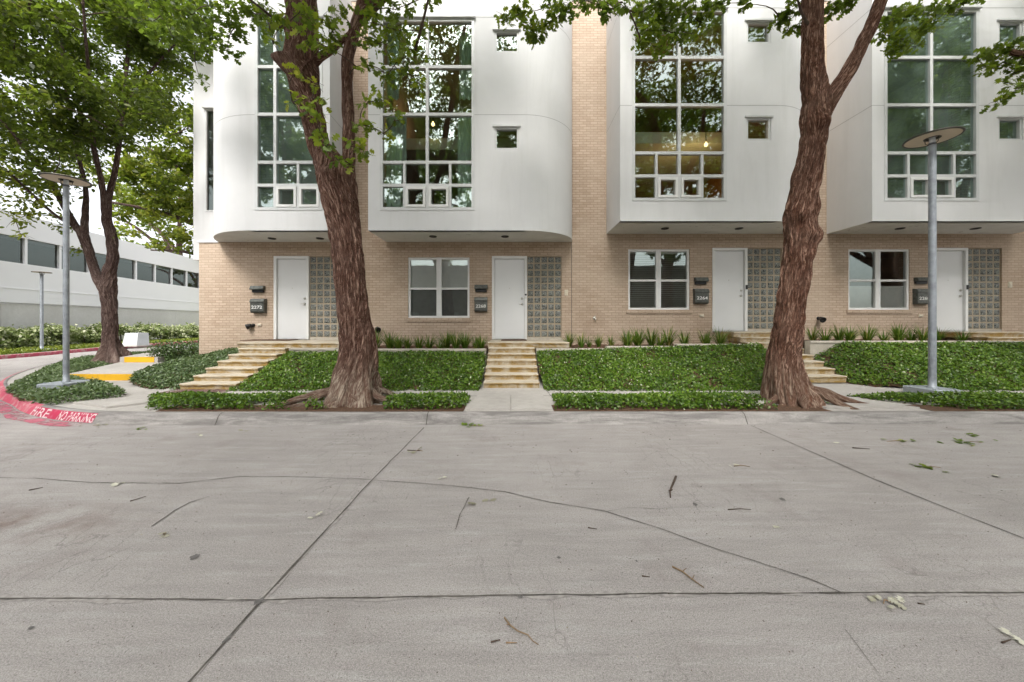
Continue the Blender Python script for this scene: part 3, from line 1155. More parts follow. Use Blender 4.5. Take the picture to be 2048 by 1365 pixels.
def bay_outline(xl, xr, side, rx, ry):
    """front outline in plan from the left wall round to the right wall"""
    pts = []
    if side == 'R':
        pts = [(xl, YB), (xl, YF)]
        n = 28
        for i in range(n + 1):
            a = math.pi / 2 * i / n
            pts.append((xr - rx + rx * math.sin(a), YF + ry - ry * math.cos(a)))
        if ry < YB - YF - 1e-6:
            pts.append((xr, YB))
    elif side == 'L':
        n = 28
        for i in range(n + 1):
            rad = (rx * rx + ry * ry) / (2 * ry)            # one arc, tangent to the front
            a = math.asin(rx / rad) * (1 - i / n)
            pts.append((xl + rx - rad * math.sin(a), YF + rad - rad * math.cos(a)))
        pts += [(xr, YF), (xr, YB)]
    else:
        pts = [(xl, YB), (xl, YF), (xr, YF), (xr, YB)]
    return pts


def bay(h, pts, zs, zt, holes, grooves):
    """white bay: outline extruded from the soffit zs to the top zt"""
    mb = MB()
    th = .14
    for i in range(len(pts) - 1):
        (xa, ya), (xb, yb) = pts[i], pts[i + 1]
        if abs(ya - YF) < 1e-6 and abs(yb - YF) < 1e-6 and xb - xa > 1:
            holed_wall(mb, xa + .002, xb - .002, zs, zt, YF, th, holes)
        else:
            mb.add([(xa, ya, zs), (xb, yb, zs), (xb, yb, zt), (xa, ya, zt)], [(0, 1, 2, 3)], 0, len(pts) > 4 and 2 < i < len(pts) - 2)
            ca = Vector(((pts[0][0] + pts[-1][0]) / 2, YB))
            ia = Vector((xa, ya)).lerp(ca, .045)
            ib = Vector((xb, yb)).lerp(ca, .045)
            mb.add([(ib.x, ib.y, zs), (ia.x, ia.y, zs), (ia.x, ia.y, zt), (ib.x, ib.y, zt)], [(0, 1, 2, 3)])
    n = len(pts)
    mb.add([(x, y, zt) for x, y in pts], [tuple(range(n))])
    w = mb.build('bay', M['stucco'], h)
    s = MB()
    ins = [(x, y + .004) for x, y in pts]
    s.add([(x, y, zs) for x, y in pts] + [(x, y, zs + .22) for x, y in pts], [tuple(range(n - 1, -1, -1)), tuple(range(n, 2 * n))])
    s.build('soffit', M['soffit'], w)
    for z in grooves:
        g = MB()
        for i in range(len(pts) - 1):
            (xa, ya), (xb, yb) = pts[i], pts[i + 1]
            segs = [(xa, ya, xb, yb)]
            if abs(ya - YF) < 1e-6 and abs(yb - YF) < 1e-6 and xb - xa > 1:
                cut = [hh for hh in holes if hh[2] < z < hh[3]]
                segs, a = [], xa
                for hh in sorted(cut):
                    segs.append((a, ya, hh[0], yb))
                    a = hh[1]
                segs.append((a, ya, xb, yb))
            for si, (p, q, r, t) in enumerate(segs):
                if si:
                    g.build('stucco_joint', M['groove'], w)
                    g = MB()
                d = Vector((r - p, t - q)).normalized()
                nrm = Vector((d.y, -d.x)) * .0025
                g.quad((p + nrm.x, q + nrm.y, z - .006), (r + nrm.x, t + nrm.y, z - .006), (r + nrm.x, t + nrm.y, z + .006), (p + nrm.x, q + nrm.y, z + .006))
        g.build('stucco_joint', M['groove'], w)
    return w


def brick_shell(h, x0, x1, holes, room_hole, zt=TOP, left_end=False, right_end=False, depth=9.0):
    mb = MB()
    if left_end:
        holes = holes + [(x0, -8.66, SOF - .02, zt)]
    holed_wall(mb, x0, x1, .1, zt, YB, .3, holes + ([room_hole] if room_hole else []))
    if left_end:
        mb.box(x0, x0 + .3, YB + .301, YB + depth, .1, 3.5)
        mb.box(-8.66, -8.4, YB + .301, YB + depth, SOF, zt)
    mb.box(x1 - .12, x1, YB + .301, YB + depth, .1, zt)
    mb.box((-8.399 if left_end else x0), x1 - .12, YB + depth - .3, YB + depth, .1, zt)
    w = mb.build('brick_wall', M['brick'], h)
    r = MB()
    r.box((-8.6 if left_end else x0 + .02), x1 - .02, YB + .05, YB + depth - .02, zt - .25, zt - .1)
    r.build('roof', M['roof'], h)
    c = MB()
    c.bbox(-8.66 if left_end else x0, x1, YB - .04, YB + .34, zt + .002, zt + .07, .01)
    c.build('parapet_cap', M['alu'], h)
    return w


def room(h, x0, x1, zf, zt, wallmat, mezz, depth=6.2):
    """the lit-by-daylight room behind a tall window"""
    y0, y1 = YB + .31, YB + depth
    mb = MB()
    mb.quad((x0, y1, zf), (x1, y1, zf), (x1, y1, zt), (x0, y1, zt))
    mb.quad((x0, y0, zf), (x0, y1, zf), (x0, y1, zt), (x0, y0, zt))
    mb.quad((x1, y1, zf), (x1, y0, zf), (x1, y0, zt), (x1, y1, zt))
    mb.quad((x0, y0, zt), (x1, y0, zt), (x1, y1, zt), (x0, y1, zt))
    o = mb.build('room_wall', wallmat, h)
    f = MB()
    f.box(x0, x1, YB + .005, y1, zf - .12, zf)
    f.build('room_floor', M['roomfloor'], h)
    if mezz:
        s = MB()
        s.box(x0, x1, YB + .95, y1 - .02, mezz, mezz + .36)
        s.build('mezzanine_floor', M['slab'], h)


def door(h, x0, x1, z0, z1, y, style):
    """frame, leaf and fittings"""
    fr = MB()
    w = .075
    fr.box(x0, x0 + w, y - .02, y + .12, z0, z1)
    fr.box(x1 - w, x1, y - .02, y + .12, z0, z1)
    fr.box(x0 + w, x1 - w, y - .02, y + .12, z1 - w, z1)
    fr.box(x0, x1, y - .05, y + .12, z0 - .02, z0 + .02, 1)
    f = fr.build('door_frame', [M['whiteframe'], M['chrome']], h)
    d = MB()
    d.bbox(x0 + w + .006, x1 - w - .006, y + .045, y + .09, z0 + .025, z1 - w - .006, .004)
    leaf = d.build('door', M['door'], h)
    hx = x1 - w - .075
    yb = y + .044
    for nm, zz in (('deadbolt', z0 + 1.22), ('door_handle', z0 + 1.06)):
        b = MB()
        b.lathe((0, 0, 0), [(.0, .04), (.020, .04), (.026, .034), (.028, .012), (.034, .008), (.034, 0)], 16)
        b.v = [(hx + p[0], yb - p[2], zz + p[1]) for p in b.v]
        if nm == 'door_handle':
            b.tube([((hx, yb - .03, zz), .011), ((hx, yb - .055, zz), .011)], 8)
            b.tube([((hx + .006, yb - .052, zz), .010), ((hx - .05, yb - .055, zz - .004), .009), ((hx - .095, yb - .05, zz - .006), .007)], 8)
        b.build(nm, M['chrome'], leaf)
    b = MB()
    b.lathe((0, 0, 0), [(.0, .008), (.012, .008), (.014, 0)], 12)
    b.v = [((x0 + x1) / 2 + p[0], yb - p[2], z0 + 1.52 + p[1]) for p in b.v]
    b.build('peephole', M['chrome'], leaf)
    if style == 'bell':
        b = MB()
        b.bbox(x1 - .058, x1 - .008, y - .05, y - .021, z0 + 1.24, z0 + 1.37, .006)
        b.build('doorbell', M['blackmetal'], f)
    elif style == 'camera':
        b = MB()
        b.bbox(x1 - .065, x1 - .012, y - .05, y - .021, z0 + 1.30, z0 + 1.35, .006)
        b.build('doorbell', M['blackmetal'], f)
        b = MB()
        b.tube([((x1 - .04, y - .03, z0 + 1.2 + .045 * math.cos(a)), .004) if False else ((x1 - .04 + .022 * math.sin(a), y - .03, z0 + 1.235 + .022 * math.cos(a)), .005) for a in [k * math.pi / 8 for k in range(17)]], 6)
        b.build('chain_guard', M['chrome'], f)


def glass_blocks(h, x0, x1, z0, z1, y, ncol=5, nrow=12, seed=0):
    mb = MB()
    mb.box(x0, x1, y + .04, y + .1, z0, z1)
    p = mb.build('glass_block_panel', M['gmortar'], h)
    g = MB()
    rd = random.Random(seed)
    cw, ch = (x1 - x0) / ncol, (z1 - z0) / nrow
    for i in range(ncol):
        for k in range(nrow):
            a, b = x0 + cw * i + .021, x0 + cw * (i + 1) - .021
            c, d = z0 + ch * k + .021, z0 + ch * (k + 1) - .021
            # pillowed face
            n = 6
            vs = []
            for u in range(n):
                for v in range(n):
                    fu, fv = u / (n - 1), v / (n - 1)
                    e = min(fu, fv, 1 - fu, 1 - fv)
                    bulge = (0 if e == 0 else .022) + .005 * mnoise.noise(Vector((a * 9 + fu * 3, c * 9 + fv * 3, seed)))
                    vs.append((a + (b - a) * fu, y + .038 - (bulge if e else 0) * 1.0, c + (d - c) * fv))
            fs = [(u * n + v, (u + 1) * n + v, (u + 1) * n + v + 1, u * n + v + 1) for u in range(n - 1) for v in range(n - 1)]
            g.add(vs, fs, 0, True)
    g.build('glass_blocks', M['gblock'], p)


def sash_window(h, x0, x1, z0, z1, y, glass):
    """white two by two ground floor window with a brick sill"""
    mb = MB()
    w = .06
    frame_members(mb, None, None, x0, x1, z0, z1, y + .03, y + .12, w)
    m = (x0 + x1) / 2
    mb.box(m - .075, m + .075, y + .032, y + .118, z0 + w, z1 - w)
    zm = z0 + (z1 - z0) * .485
    for a, b in ((x0 + w, m - .075), (m + .075, x1 - w)):
        mb.box(a, b, y + .036, y + .115, zm - .03, zm + .03)
    fr = mb.build('window_frame', M['whiteframe'], h)
    g = MB()
    for a, b in ((x0 + w, m - .075), (m + .075, x1 - w)):
        g.quad((a - .004, y + .074, zm + .025), (b + .004, y + .0755, zm + .025), (b + .004, y + .0735, z1 - w + .004), (a - .004, y + .072, z1 - w + .004))
        g.quad((a - .004, y + .094, z0 + w - .004), (b + .004, y + .0935, z0 + w - .004), (b + .004, y + .094, zm - .025), (a - .004, y + .0945, zm - .025))
    g.build('pane', glass, fr)
    s = MB()
    s.bbox(x0 - .06, x1 + .06, y - .03, y + .028, z0 - .12, z0 - .01, .008)
    s.build('window_sill', M['brick'], h)


def blind(x0, x1, z0, z1, y, pitch, mat, label, tilt=.6):
    mb = MB()
    z = z0 + .02
    while z < z1:
        dy, dz = .022 * math.cos(tilt), .022 * math.sin(tilt)
        mb.add([(x0, y - dy, z - dz), (x1, y - dy, z - dz), (x1, y + dy, z + dz), (x0, y + dy, z + dz),
                (x0, y - dy, z - dz + .004), (x1, y - dy, z - dz + .004), (x1, y + dy, z + dz + .004), (x0, y + dy, z + dz + .004)],
               [(0, 3, 2, 1), (4, 5, 6, 7), (0, 1, 5, 4), (2, 3, 7, 6)])
        z += pitch
    mb.box(x0, x1, y - .025, y + .025, z1, z1 + .05)
    return tag(mb.build('window_blind', mat), label, 'window blind', 'blinds behind the ground floor windows')


def curtain(x0, x1, y, z0, z1, label, seed):
    mb = MB()
    n = int((x1 - x0) / .012)
    rows = 7
    vs = []
    for k in range(rows + 1):
        f = k / rows
        for i in range(n + 1):
            x = x0 + (x1 - x0) * i / n
            a = .035 * math.sin(x * 46 + seed + .8 * mnoise.noise(Vector((x * 3, f * 2, seed)))) + .02 * mnoise.noise(Vector((x * 9, f * 1.5, seed)))
            vs.append((x, y + a, z0 + (z1 - z0) * f))
    m = n + 1
    mb.add(vs, [(k * m + i, k * m + i + 1, (k + 1) * m + i + 1, (k + 1) * m + i) for k in range(rows) for i in range(n)], 0, True)
    return tag(mb.build('curtain', M['curtain']), label, 'curtain', 'sage curtains in the second house')


ROWS_PX = [134, 229, 325, 371]           # cross bars of the tall windows (unit 2 pixels)
ROWSZ = [FZ(v) for v in ROWS_PX]
WT, WB_ = FZ(38), FZ(421)
SOF = 3.86
LBL = [('end row house with its white bay rounded on the left beside the trees', 'L'),
       ('row house with the white bay rounded on the right, between both big tree trunks', 'R'),
       ('row house with warm lit tall window, left of the leaning trunk', 'R'),
       ('row house farthest right, behind the tall lamp post', 'R')]
houses = []
DOORX = (BX(984), BX(1054))
THR = .985
for k in range(4):
    dx = PITCH * (k - 1)
    rz = RAISE if k >= 2 else 0.0
    hs = thing('row_house', ((-6.9, -1.4, 5.0, 11.5)[k], YB, 0), LBL[k][0], 'row house', 'white and brick row houses')
    houses.append(hs)
    dl, dr = DOORX[0] + dx, DOORX[1] + dx
    if k == 0:
        dl, dr = BX(548), BX(618)
    thr = THR + rz
    zt_door = thr + 2.46
    gb1 = dr + 1.02
    holes = [(dl, gb1, thr - .01, zt_door)]
    if k:
        wx0, wx1 = BX(816) + dx, BX(939) + dx
        wz0, wz1 = BZ(637) + rz + .01, BZ(515) + rz
        holes.append((wx0, wx1, wz0, wz1))
    if k == 0:
        x0, x1, bl, br = BX(398), -4.20, -8.63, -4.68
    else:
        bl, br = -3.70 + dx, 1.75 + dx
        x0, x1 = bl - .54, br + .49
        if k == 1:
            x0 = -4.20
    hole = (bl + (1.6 if k == 0 else .2), br - (.2 if k == 0 else 1.5), 4.15 + rz, 10.2)
    brick_shell(hs, x0 + .001, x1 - .001, holes, hole, TOP if k else TOP - .004, k == 0)
    # --- bay
    zs = SOF + rz
    pts = bay_outline(bl, br, 'L', 1.88, YB - YF) if k == 0 else bay_outline(bl, br, 'R', 1.42, YB - YF)
    wy = YF + .03
    rows = [z + rz for z in ROWSZ]
    zt, zb = WT + rz, WB_ + rz
    if k == 0:
        wx = (FX(510), FX(645))
        cols = [FX(550)]
    else:
        wx = (FX(760) + dx, FX(949) + dx)
        cols = [FX(854.5) + dx]
    bh = [(wx[0], wx[1], zb, zt)]
    sw = []
    if k:
        for (pa, pb, pc, pd) in ((989, 1038, 61, 106), (989, 1038, 254, 300)):
            sw.append((FX(pa) + dx, FX(pb) + dx, FZ(pd) + rz, FZ(pc) + rz))
        bh += sw
    bay(hs, pts, zs, TOP - .12, bh, [FZ(230) + rz, FZ(35) + rz])
    gl = (M['glass_haze'], M['glass'], M['glass'], M['glass_haze'])[k]
    tall_window(hs, wx[0], wx[1], cols, zt, zb, rows, wy, gl, k == 0)
    for s in sw:
        small_window(hs, s[0], s[1], s[2], s[3], YF + .05, gl)
    room(hs, hole[0] - .05, hole[1] + .05 + (1.2 if k else 0), 4.12 + rz, 10.25, M['warmwall'] if k == 2 else M['roomwall'], (0, 7.05, 7.25, 0)[k])
    # --- ground floor
    door(hs, dl, dr, thr, zt_door, YB, ('', 'camera', 'bell', 'bell')[k])
    glass_blocks(hs, dr + .003, gb1 - .003, thr + .07, zt_door - .003, YB, seed=k)
    cu = MB()
    cu.box(dr, gb1, YB + .01, YB + .12, thr - .01, thr + .068)
    cu.build('block_sill', M['coping'], hs)
    if k:
        sash_window(hs, wx0 + .002, wx1 - .002, wz0 + .002, wz1 - .002, YB, M['glass_dark'])
        rb = MB()
        rb.box(x0 + .02, x1 - .14, YB + 2.5, YB + 2.6, .2, 3.6 + rz)
        rb.quad((x0, YB + .31, 3.6 + rz), (x1 - .13, YB + .31, 3.6 + rz), (x1 - .13, YB + 2.6, 3.6 + rz), (x0, YB + 2.6, 3.6 + rz))
        rb.build('hall_wall', M['roomwall'], hs)
        if k == 1:
            blind(wx0 + .05, wx1 - .05, wz0 + .9, wz1 - .1, YB + .14, .026, M['blind'], 'pale closed blind in the upper sashes of the window right of the thick tree trunk', 1.1)
            b2 = MB()
            b2.box(wx0 + .05, wx1 - .05, YB + .15, YB + .155, wz0 + .05, wz0 + .86)
            b2.build('insect_screen', M['blindgrey'], hs)
        elif k == 2:
            blind(wx0 + .05, wx1 - .05, wz0 + .03, wz1 - .1, YB + .15, .062, M['blind'], 'white slatted blind half open in the window left of the leaning trunk', .25)
        else:
            blind(wx0 + .05, wx1 - .05, wz0 + .03, wz0 + .66, YB + .14, .026, M['blind'], 'lowered pale blind covering the bottom half of the rightmost window', 1.1)
# west wing of the end house
wg = MB()
xw0, yw = -10.47, 11.5
zw0, zw1 = 3.55, 10.05
wh = [( -10.10, -9.55, FZ(424) + .85 * 0, 0)]
tw = ((411 - HX) / F * yw, (436 - HX) / F * yw, EYE + (HY - 424) / F * yw, EYE + (HY - 219) / F * yw)
holed_wall(wg, xw0, -8.7, zw0, zw1, yw, .2, [tw])
wg.box(xw0, xw0 + .2, yw + .201, 19, zw0, zw1)
wg.box(xw0 + .2, BX(398), yw + .201, 19, zw0, zw0 + .2)
wg.box(xw0 + .2, -8.7, yw + .201, 19, zw1 - .2, zw1)
wing = wg.build('side_bay', M['stucco'], houses[0])
wf = MB()
frame_members(wf, None, None, tw[0], tw[1], tw[2], tw[3], yw - .02, yw + .06, .05)
wf.bbox(tw[0] - .05, tw[1] + .03, yw - .09, yw - .022, tw[3], tw[3] + .05, .006)
wff = wf.build('side_window_frame', M['alu'], houses[0])
g = MB()
g.quad((tw[0], yw + .03, tw[2]), (tw[1], yw + .03, tw[2]), (tw[1], yw + .03, tw[3]), (tw[0], yw + .03, tw[3]))
g.build('pane', M['glass_office'], wff)
g = MB()
g.box(tw[0], tw[1], yw + .12, yw + .15, tw[2], tw[3])
g.build('roller_shade', M['shadegrey'], wff)
cpg = MB()
cpg.bbox(BX(398) - .02, -8.63, YB - .03, YB + 1.1, SOF - .02, SOF + .03, .006)
cpg.build('wall_cap', M['stucco'], houses[0])

# a piece of the next house, only its brick pier is in the picture
hs = thing('row_house', (15.6, YB, 0), 'brick edge of the next row house at the right border of the picture', 'row house', 'white and brick row houses')
mb = MB()
xn = 1.75 + PITCH * 2 + .49
holed_wall(mb, xn + .001, xn + 6.4, .1, TOP, YB, .3, [])
mb.box(xn + 6.1, xn + 6.4, YB + .301, YB + 9, .1, TOP)
mb.build('brick_wall', M['brick'], hs)
bl, br = -3.70 + PITCH * 3, 1.75 + PITCH * 3
bay(hs, bay_outline(bl, br, 'R', 1.42, YB - YF), SOF + RAISE, TOP - .12, [], [FZ(230) + RAISE])

# curtains, decorative letter, lamps indoors
curtain(FX(764), FX(806), YF + .34, 4.13, 7.05, 'sage green curtain gathered at the left edge of the second tall window', 1)
curtain(FX(912), FX(947), YF + .34, 4.13, 7.05, 'sage green curtain hanging down the right edge of the second tall window', 2)
curtain(FX(764), FX(790), YF + .35, 7.45, 9.3, 'upper sage curtain at the top left of the second tall window', 6)
curtain(FX(914), FX(947), YF + .35, 7.45, 9.3, 'upper sage curtain at the top right of the second tall window', 4)
me = text_mesh('N', 1, .05)
for v in me.vertices:
    v.co *= .5
for v in me.vertices:
    v.co = (v.co.x + FX(783), YF + .17, 4.45 + v.co.y)
bm = bmesh.new()
bm.from_mesh(me)
r_ = bmesh.ops.extrude_face_region(bm, geom=bm.faces[:])
bmesh.ops.translate(bm, vec=(0, .06, 0), verts=[e for e in r_['geom'] if isinstance(e, bmesh.types.BMVert)])
bmesh.ops.recalc_face_normals(bm, faces=bm.faces[:])
bm.to_mesh(me)
bm.free()
me.materials.append(M['sagesign'])
o = bpy.data.objects.new('letter_sign', me)
COL.objects.link(o)
tag(o, 'pale green block letter N standing in the bottom corner of the tall window', 'letter sign')


def pendant(x, y, z, label, watts):
    t = thing('pendant_lamp', (x, y, z), label, 'pendant lamp', 'lamps glowing inside the houses')
    b = MB()
    b.lathe((x, y, z), [(.0, -.055), (.03, -.05), (.05, -.02), (.055, .012), (.036, .045), (.014, .09)], 16)
    b.build('lamp_shade', M['lampon'], t)
    c = MB()
    c.tube([((x, y, z + .09), .012), ((x, y, z + .4), .012)], 6)
    c.build('cord', M['blackmetal'], t)
    ld = bpy.data.lights.new('lamp_light', 'POINT')
    ld.energy = watts
    ld.color = (1, .55, .22)
    ld.shadow_soft_size = .1
    lo = bpy.data.objects.new('lamp_light', ld)
    COL.objects.link(lo)
    lo.parent = t
    lo.location = (0, 0, -.2)


pendant(FX(866) * 1.25, YF * 1.25, EYE + (HY - 249) / F * YF * 1.25, 'small round lamp glowing inside the second tall window', 6)
pendant(FX(1412) * 1.2, YF * 1.2, EYE + (HY - 290) / F * YF * 1.2, 'round amber lamp glowing inside the warm tall window', 7)
pendant(FX(1358) * 1.3, YF * 1.3, EYE + (HY - 346) / F * YF * 1.3, 'lower amber lamp glowing deep inside the warm tall window', 7)

# recessed lights in the soffits
for k, (px, py, s) in enumerate(((544, 477, 'left end of the first soffit'), (640, 477, 'first soffit hidden partly by the thick trunk'), (866, 473, 'left part of the second soffit'), (1010, 473, 'right part of the second soffit'),
                                 (1330, 457, 'left part of the third soffit'), (1478, 457, 'right part of the stained third soffit'), (1800, 457, 'left part of the fourth soffit, beside the lamp post'), (1951, 457, 'right part of the fourth soffit'))):
    z = SOF + (RAISE if k > 3 else 0)
    Y = F * (z - EYE) / (HY - py)
    b = MB()
    b.lathe(((px - HX) / F * Y, Y, z), [(.0, -.004), (.075, -.004), (.08, -.018), (.1, -.02), (.105, -.001)], 24)
    tag(b.build('recessed_light', M['blackmetal']), 'small dark recessed downlight in the ' + s, 'recessed light', 'recessed lights under the bays')

# ------------------------------------------------------------------ wall fittings
DIG = ['2272', '2268', '2264', '2260']
MBX = [(500, 527, 597, 626), (949, 974, 594, 624), (1391, 1418, 577, 608), (1836, 1862, 577, 609)]
WLX = [(500, 526, 572, 585), (949, 975, 570, 584), (1391, 1417, 555, 569), (1835, 1861, 555, 568)]
WHO = ['first door at the left end', 'second door, right of a window', 'third door, left of the leaning trunk', 'last door, half behind the lamp post']
for k in range(4):
    a, b, c, d = MBX[k]
    yy = YB - .14
    x0, x1 = (a - HX) / F * yy, (b - HX) / F * yy
    z1, z0 = EYE + (HY - c) / F * yy, EYE + (HY - d) / F * yy
    t = thing('mailbox', ((x0 + x1) / 2, YB, z0), 'grey metal mailbox with white number %s beside the %s' % (DIG[k], WHO[k]), 'mailbox', 'mailboxes beside the doors')
    h = z1 - z0
    m = MB()
    prof = [(YB, z0), (YB - .10, z0), (YB - .135, z0 + .04), (YB - .14, z0 + h * .70), (YB, z0 + h * .70)]
    vs = [(x, y, z) for x in (x0, x1) for y, z in prof]
    m.add(vs, [(0, 1, 2, 3, 4), (9, 8, 7, 6, 5)] + [(i, 5 + i, 5 + (i + 1) % 5, (i + 1) % 5) for i in range(5)])
    m.build('box_body', M['mailbox'], t)
    m = MB()
    zl = z0 + h * .71
    prof = [(YB, zl), (YB - .155, zl), (YB - .158, zl + .03), (YB - .12, z1 - .02), (YB - .02, z1), (YB, z1)]
    n = len(prof)
    vs = [(x, y, z) for x in (x0 - .006, x1 + .006) for y, z in prof]
    m.add(vs, [tuple(range(n)), tuple(range(2 * n - 1, n - 1, -1))] + [(i, n + i, n + (i + 1) % n, (i + 1) % n) for i in range(n)])
    m.build('lid', M['mailbox'], t)
    me = text_mesh(DIG[k], 1.0, .012)
    for v in me.vertices:
        v.co *= .125
    xs = [v.co.x for v in me.vertices]
    sx = (x1 - x0) * .8 / (max(xs) - min(xs))
    cx_ = (min(xs) + max(xs)) / 2
    for v in me.vertices:
        v.co = ((x0 + x1) / 2 + (v.co.x - cx_) * sx, YB - .1445, z0 + h * .28 + v.co.y)
    me.materials.append(M['digits'])
    o = bpy.data.objects.new('number', me)
    COL.objects.link(o)
    o.parent = t
    o.matrix_parent_inverse = Matrix.Translation(-t.location)
    # hooded fixture above
    a, b, c, d = WLX[k]
    yy = YB - .1
    x0, x1 = (a - HX) / F * yy, (b - HX) / F * yy
    z1, z0 = EYE + (HY - c) / F * yy, EYE + (HY - d) / F * yy
    t = thing('wall_light', ((x0 + x1) / 2, YB, z0), 'dark hooded wall fixture above the mailbox by the %s' % WHO[k], 'wall light', 'hooded fixtures above the mailboxes')
    m = MB()
    zl = z0 + (z1 - z0) * .42
    prof = [(YB, zl), (YB - .13, zl), (YB - .135, zl + .02), (YB - .09, z1), (YB, z1)]
    vs = [(x, y, z) for x in (x0, x1) for y, z in prof]
    m.add(vs, [(0, 1, 2, 3, 4), (9, 8, 7, 6, 5)] + [(i, 5 + i, 5 + (i + 1) % 5, (i + 1) % 5) for i in range(5)])
    m.build('hood', M['mailbox'], t)
    m = MB()
    m.bbox(x0 + .02, x1 - .03, YB - .06, YB, z0, zl - .002, .006)
    m.build('fixture_body', M['blackmetal'], t)

for k, (px, py, s) in enumerate(((505, 651, 'left of the first door'), (753, 657, 'right of the thick trunk'), (1634, 637, 'right of the leaning trunk'))):
    p = P(px, py, YB)
    t = thing('floodlight', (p.x, YB, p.z), 'small black floodlight low on the brick wall, ' + s, 'floodlight', 'black floodlights low on the brick')
    m = MB()
    m.lathe((0, 0, 0), [(.0, .0), (.05, .0), (.05, .02), (.02, .03), (.016, .07)], 16)
    m.v = [(p.x + .03 + q[0], YB - q[2], p.z + q[1]) for q in m.v]
    m.build('mount', M['blackmetal'], t)
    m = MB()
    m.lathe((0, 0, 0), [(.0, .0), (.045, .0), (.06, .03), (.078, .12), (.084, .14), (.07, .142), (.0, .11)], 20)
    rot = Matrix.Rotation(R(-62 if k == 0 else (40 if k == 1 else -10)), 4, 'Z') @ Matrix.Rotation(R(112), 4, 'X')
    m.v = [tuple(Vector((p.x + .03, YB - .07, p.z)) + (rot @ Vector(q))) for q in m.v]
    m.build('lamp_head', M['blackmetal'], t)
for k, (px, py, w, hh, s, mt) in enumerate(((519.5, 650, .11, .07, 'right of the floodlight by the first door', 'ivory'), (1403, 632, .12, .08, 'under the third mailbox', 'ivory'), (1841, 632, .12, .075, 'under the last mailbox', 'ivory'),
                                            (1132.5, 586, .10, .17, 'right of the second glass block panel', 'ivory'), (2019, 570, .11, .17, 'right of the last glass block panel', 'ivory'))):
    p = P(px, py, YB)
    m = MB()
    m.bbox(p.x - w / 2, p.x + w / 2, YB - .025, YB, p.z - hh / 2, p.z + hh / 2, .006)
    m.bbox(p.x - w * .22, p.x + w * .22, YB - .034, YB - .0255, p.z - hh * .28, p.z + hh * .1, .003)
    tag(m.build('outlet_plate', M[mt]), 'small pale plate on the brick wall ' + s, 'outlet plate', 'plates on the brick wall')
p = P(1189, 637, YB)
m = MB()
m.lathe((0, 0, 0), [(.0, .01), (.045, .01), (.05, .0)], 16)
m.v = [(p.x + q[0], YB - q[2], p.z + q[1]) for q in m.v]
m.tube([((p.x, YB, p.z), .02), ((p.x, YB - .08, p.z), .02), ((p.x, YB - .11, p.z - .02), .018), ((p.x, YB - .115, p.z - .07), .017)], 10)
m.tube([((p.x, YB - .07, p.z + .02), .008), ((p.x, YB - .07, p.z + .06), .008)], 6)
m.tube([((p.x - .03, YB - .07, p.z + .06), .009), ((p.x + .03, YB - .07, p.z + .06), .009)], 6)
tag(m.build('wall_tap', M['chrome']), 'small brass garden tap low on the brick pier between two houses', 'wall tap')

# ================================================================== STAIRS, LANDINGS, PLANTER WALLS
def stairs(label, xl, xr, y0, tread, z0, riser, n, wide):
    """n risers; the last tread is the landing against the house"""
    mb = MB()
    for i in range(n):
        z = z0 + riser * (i + 1)
        ya = y0 + tread * i
        if i == n - 1:
            a, b = wide
        else:
            a, b = xl, xr
        j = .006 * mnoise.noise(Vector((i * 3.1, xl, 0)))
        yb = YB - .003
        # tread with a worn, rounded nosing
        ns = 14
        pr = [(ya + .012, z0 - .02 if i == 0 else z - riser - .02), (ya + .008, z - .045), (ya - .012, z - .04), (ya - .018, z - .02), (ya - .012, z - .006), (ya + .004, z), (yb, z)]
        m = len(pr)
        vs = []
        for s in range(ns + 1):
            x = a + (b - a) * s / ns
            for q, (yy, zz) in enumerate(pr):
                w = .005 * mnoise.noise(Vector((x * 9, i * 4.0, q * .7))) if 0 < q < 6 else 0
                vs.append((x, yy + w + j, zz + w * .6))
        mb.add(vs, [(s * m + q, (s + 1) * m + q, (s + 1) * m + q + 1, s * m + q + 1) for s in range(ns) for q in range(m - 1)])
        for s in (0, ns):
            x = a + (b - a) * s / ns
            o = [(x, yy + j, zz) for yy, zz in pr] + [(x, yb, z0 - .02 if i == 0 else z - riser - .02)]
            mb.add(o, [tuple(range(m + 1)) if s == 0 else tuple(range(m, -1, -1))])
    return tag(mb.build('front_stairs', M['step']), label, 'stairs', 'concrete stairs up to the front doors')


stairs('worn concrete stairs up to the leftmost door, seen left of the thick trunk', -6.66, -5.52, 7.02, .30, .15, .119, 7, (-6.92, -4.3))
stairs('worn concrete stairs with yellow mossy risers in the middle of the picture', -.585, .565, 7.20, .30, .15, .119, 7, (-.62, 1.47))
stairs('pale concrete stairs partly hidden behind the leaning trunk', 6.12, 7.36, 7.70, .28, .19, .1295, 8, (6.12, 8.0))
stairs('concrete stairs at the right edge, mostly outside the picture', 12.75, 14.0, 7.70, .28, .19, .1295, 8, (12.4, 14.5))


